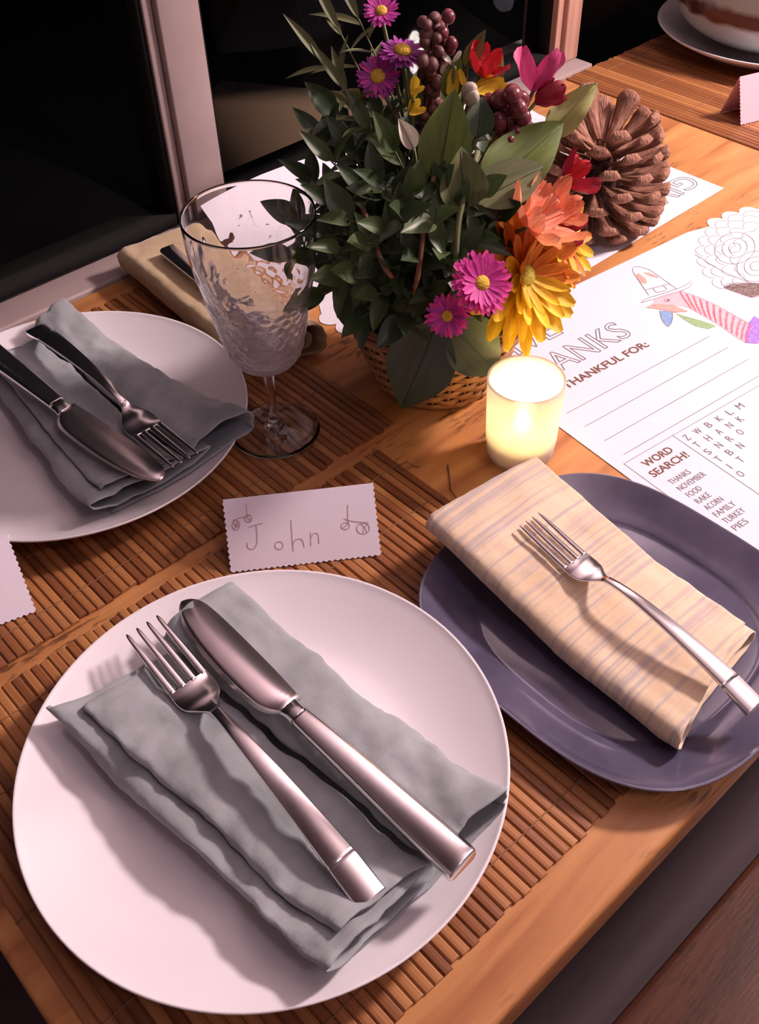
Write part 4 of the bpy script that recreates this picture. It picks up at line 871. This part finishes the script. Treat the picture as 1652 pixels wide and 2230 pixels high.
lily('dark crimson bud left of the pale yellow-green leaf', B(1165, 225, 0.0), Vector((0.8, -0.2, 0.3)), 0.022, 5, ['crimson'], rot=0.5, lift=1.4, stamens=False)
def petals(label, items, mt, name='yellow_bloom'):
    """a few loose petals on one stalk: (px, py) base and tip"""
    b = BASE(); p0 = B(*items[0][0], items[0][2]); t = thing(name, label, 'flower', b)
    ob('stem', tube([p-b for p in stem_path(b, p0, 0.004)], 0.0011, 5), 'stem', t)
    for s, e, d in items:
        p, q = B(*s, d), B(*e, d); ob('petal', pm('loose', mt, wd=0.42, cup=0.08, blunt=0.5, n=7, groove=0.4), None, t, mw=place(p-b, q-p, VIEW+UP*0.5, (q-p).length))
    return t
petals('bright yellow petals beside the red bloom at the top', [((1030, 195), (1098, 178), -0.005), ((1035, 200), (1105, 190), -0.01), ((1030, 190), (1075, 168), 0.0)], 'yellow')
petals('drooping yellow petal in front of the olive leaf at the top', [((990, 145), (983, 210), -0.01), ((1000, 150), (1010, 185), -0.01)], 'yellow')
petals('two small yellow snapdragon blossoms left of the bright green leaf', [((900, 215), (905, 165), -0.02), ((895, 205), (925, 190), -0.022), ((893, 252), (915, 215), -0.022), ((890, 248), (928, 238), -0.025), ((890, 245), (900, 215), -0.02)], 'yellow')
petals('pale yellow curled petals near the top of the bouquet', [((985, 140), (960, 115), 0.0), ((985, 135), (1005, 112), 0.0), ((970, 130), (962, 160), 0.0)], 'creampetal')
def berries(label, pts, r, mt, name='berry_sprig', cat='berries', top=None):
    b = BASE(); P_ = [B(*p) for p in pts]; t = thing(name, label, cat, b); c = P_[0]
    for p in P_[1:]: c = c+p
    c = c/len(P_); hub = top or c
    ob('stem', tube([p-b for p in stem_path(b, hub, 0.004)], 0.0013, 5), 'twig', t)
    me = mesh('berry', *lathe([(math.sin(math.pi*k/7)*(0.92+0.08*math.cos(math.pi*k/7))+1e-5, -math.cos(math.pi*k/7)*1.12) for k in range(8)], 12)); me.materials.append(M[mt])
    for p in P_:
        ob('berry', me, None, t, mw=place(p-b, (p-hub) if (p-hub).length > 1e-4 else UP, UP, r*random.uniform(0.85, 1.15)))
        ob('stalk', tube([hub-b, p-b], 0.0006, 4), 'twig', t)
    return t
bp = []
for px, py in ((1090, 215), (1115, 205), (1075, 240), (1100, 240), (1128, 235), (1085, 265), (1112, 262), (1140, 260), (1095, 288), (1120, 288), (1060, 225), (1135, 215), (1108, 305), (1145, 285)): bp.append((px, py, random.uniform(-0.025, -0.008)))
berries('cluster of glossy maroon berries right of the bright green leaf', bp, 0.0062, 'berry')
bp = []
for k in range(34):
    f = k/33; bp.append((942+random.uniform(-22, 26)-10*f, 40+235*f, random.uniform(-0.01, 0.02)))
berries('tall maroon-brown seed spike rising through the middle of the bouquet', bp, 0.0042, 'bud', 'seed_spike', 'seed spike')
bp = [(968+random.uniform(-16, 16), 35+130*k/11, random.uniform(0.0, 0.02)) for k in range(12)]
berries('shorter pinkish-brown seed spike right of the tall one', bp, 0.0042, 'berry', 'seed_spike', 'seed spike')
berries('two cream buds above the berries', [(1022, 197, -0.015), (1027, 212, -0.018)], 0.0052, 'creampetal', 'bud_sprig', 'buds')
for lab, pts in (('brown twig standing in the middle of the leaves', [(905, 620, -0.09), (925, 480, -0.075), (945, 380, -0.05)]), ('thin reddish twig at the left of the leaves', [(850, 600, -0.09), (800, 480, -0.06), (760, 380, -0.03)]), ('thin green twig crossing the leaves towards the berries', [(985, 610, -0.09), (1000, 470, -0.085), (1040, 330, -0.05)])):
    P_ = [B(*p) for p in pts]; b = BASE(); t = thing('twig', lab, 'twig', b); ob('bark', tube([Vector(q) for q in spline([tuple(Vector((0, 0, 0)))] + [tuple(p-b) for p in P_], 5)], 0.0019, 6), 'twig' if 'green' not in lab else 'stem', t)

# ------------------------------------------------------------------ pine cone
CC = Vector((0.757, 0.531, T+0.001)); CH = 0.090
t = thing('pine_cone', 'large open brown pine cone standing on the upside-down activity sheet', 'pine cone', CC)
ob('core', lathe(spline([(0.0001, 0.004), (0.020, 0.008), (0.024, 0.025), (0.018, 0.055), (0.010, 0.070), (0.0001, 0.073)], 5), 24), 'conecore', t)
def scale_mesh():
    secs = []
    for x, w_, z, h in ((0.0, 0.16, 0.0, 0.08), (0.35, 0.24, 0.02, 0.08), (0.7, 0.40, 0.06, 0.10), (0.86, 0.50, 0.11, 0.15), (0.96, 0.44, 0.15, 0.20), (1.0, 0.26, 0.17, 0.12)):
        secs.append([(x, w_/2, z-h*0.2), (x, w_*0.25, z+h*0.55), (x, -w_*0.25, z+h*0.55), (x, -w_/2, z-h*0.2), (x, -w_*0.2, z-h*0.5), (x, w_*0.2, z-h*0.5)])
    return mesh('scale', *loft(secs))
sm = scale_mesh(); sm.materials.append(M['cone'])
NSC = 80
for i in range(NSC):
    f = i/(NSC-1); a = i*2.39996; z = 0.004 + (CH-0.016)*f**0.95
    elev = math.radians(-20 + 56*f**1.2); ln = 0.046*(0.9+0.25*math.sin(math.pi*min(1, f*0.8)**0.8)) * (1.0 if f < 0.9 else 1.0+0.12*(f-0.9)/0.1)
    rc = np.interp(z, [0, 0.02, 0.055, 0.085], [0.014, 0.018, 0.013, 0.007]); d = Vector((math.cos(a)*math.cos(elev), math.sin(a)*math.cos(elev), math.sin(elev)))
    p = Vector((rc*math.cos(a), rc*math.sin(a), z))
    zmin = z + ln*d.z
    if zmin < 0.003: d.z = max(d.z, (0.004-z)/ln); d.normalize()
    ob('scale', sm, None, t, mw=place(p, d, UP, ln, ln*0.92, ln*0.85))
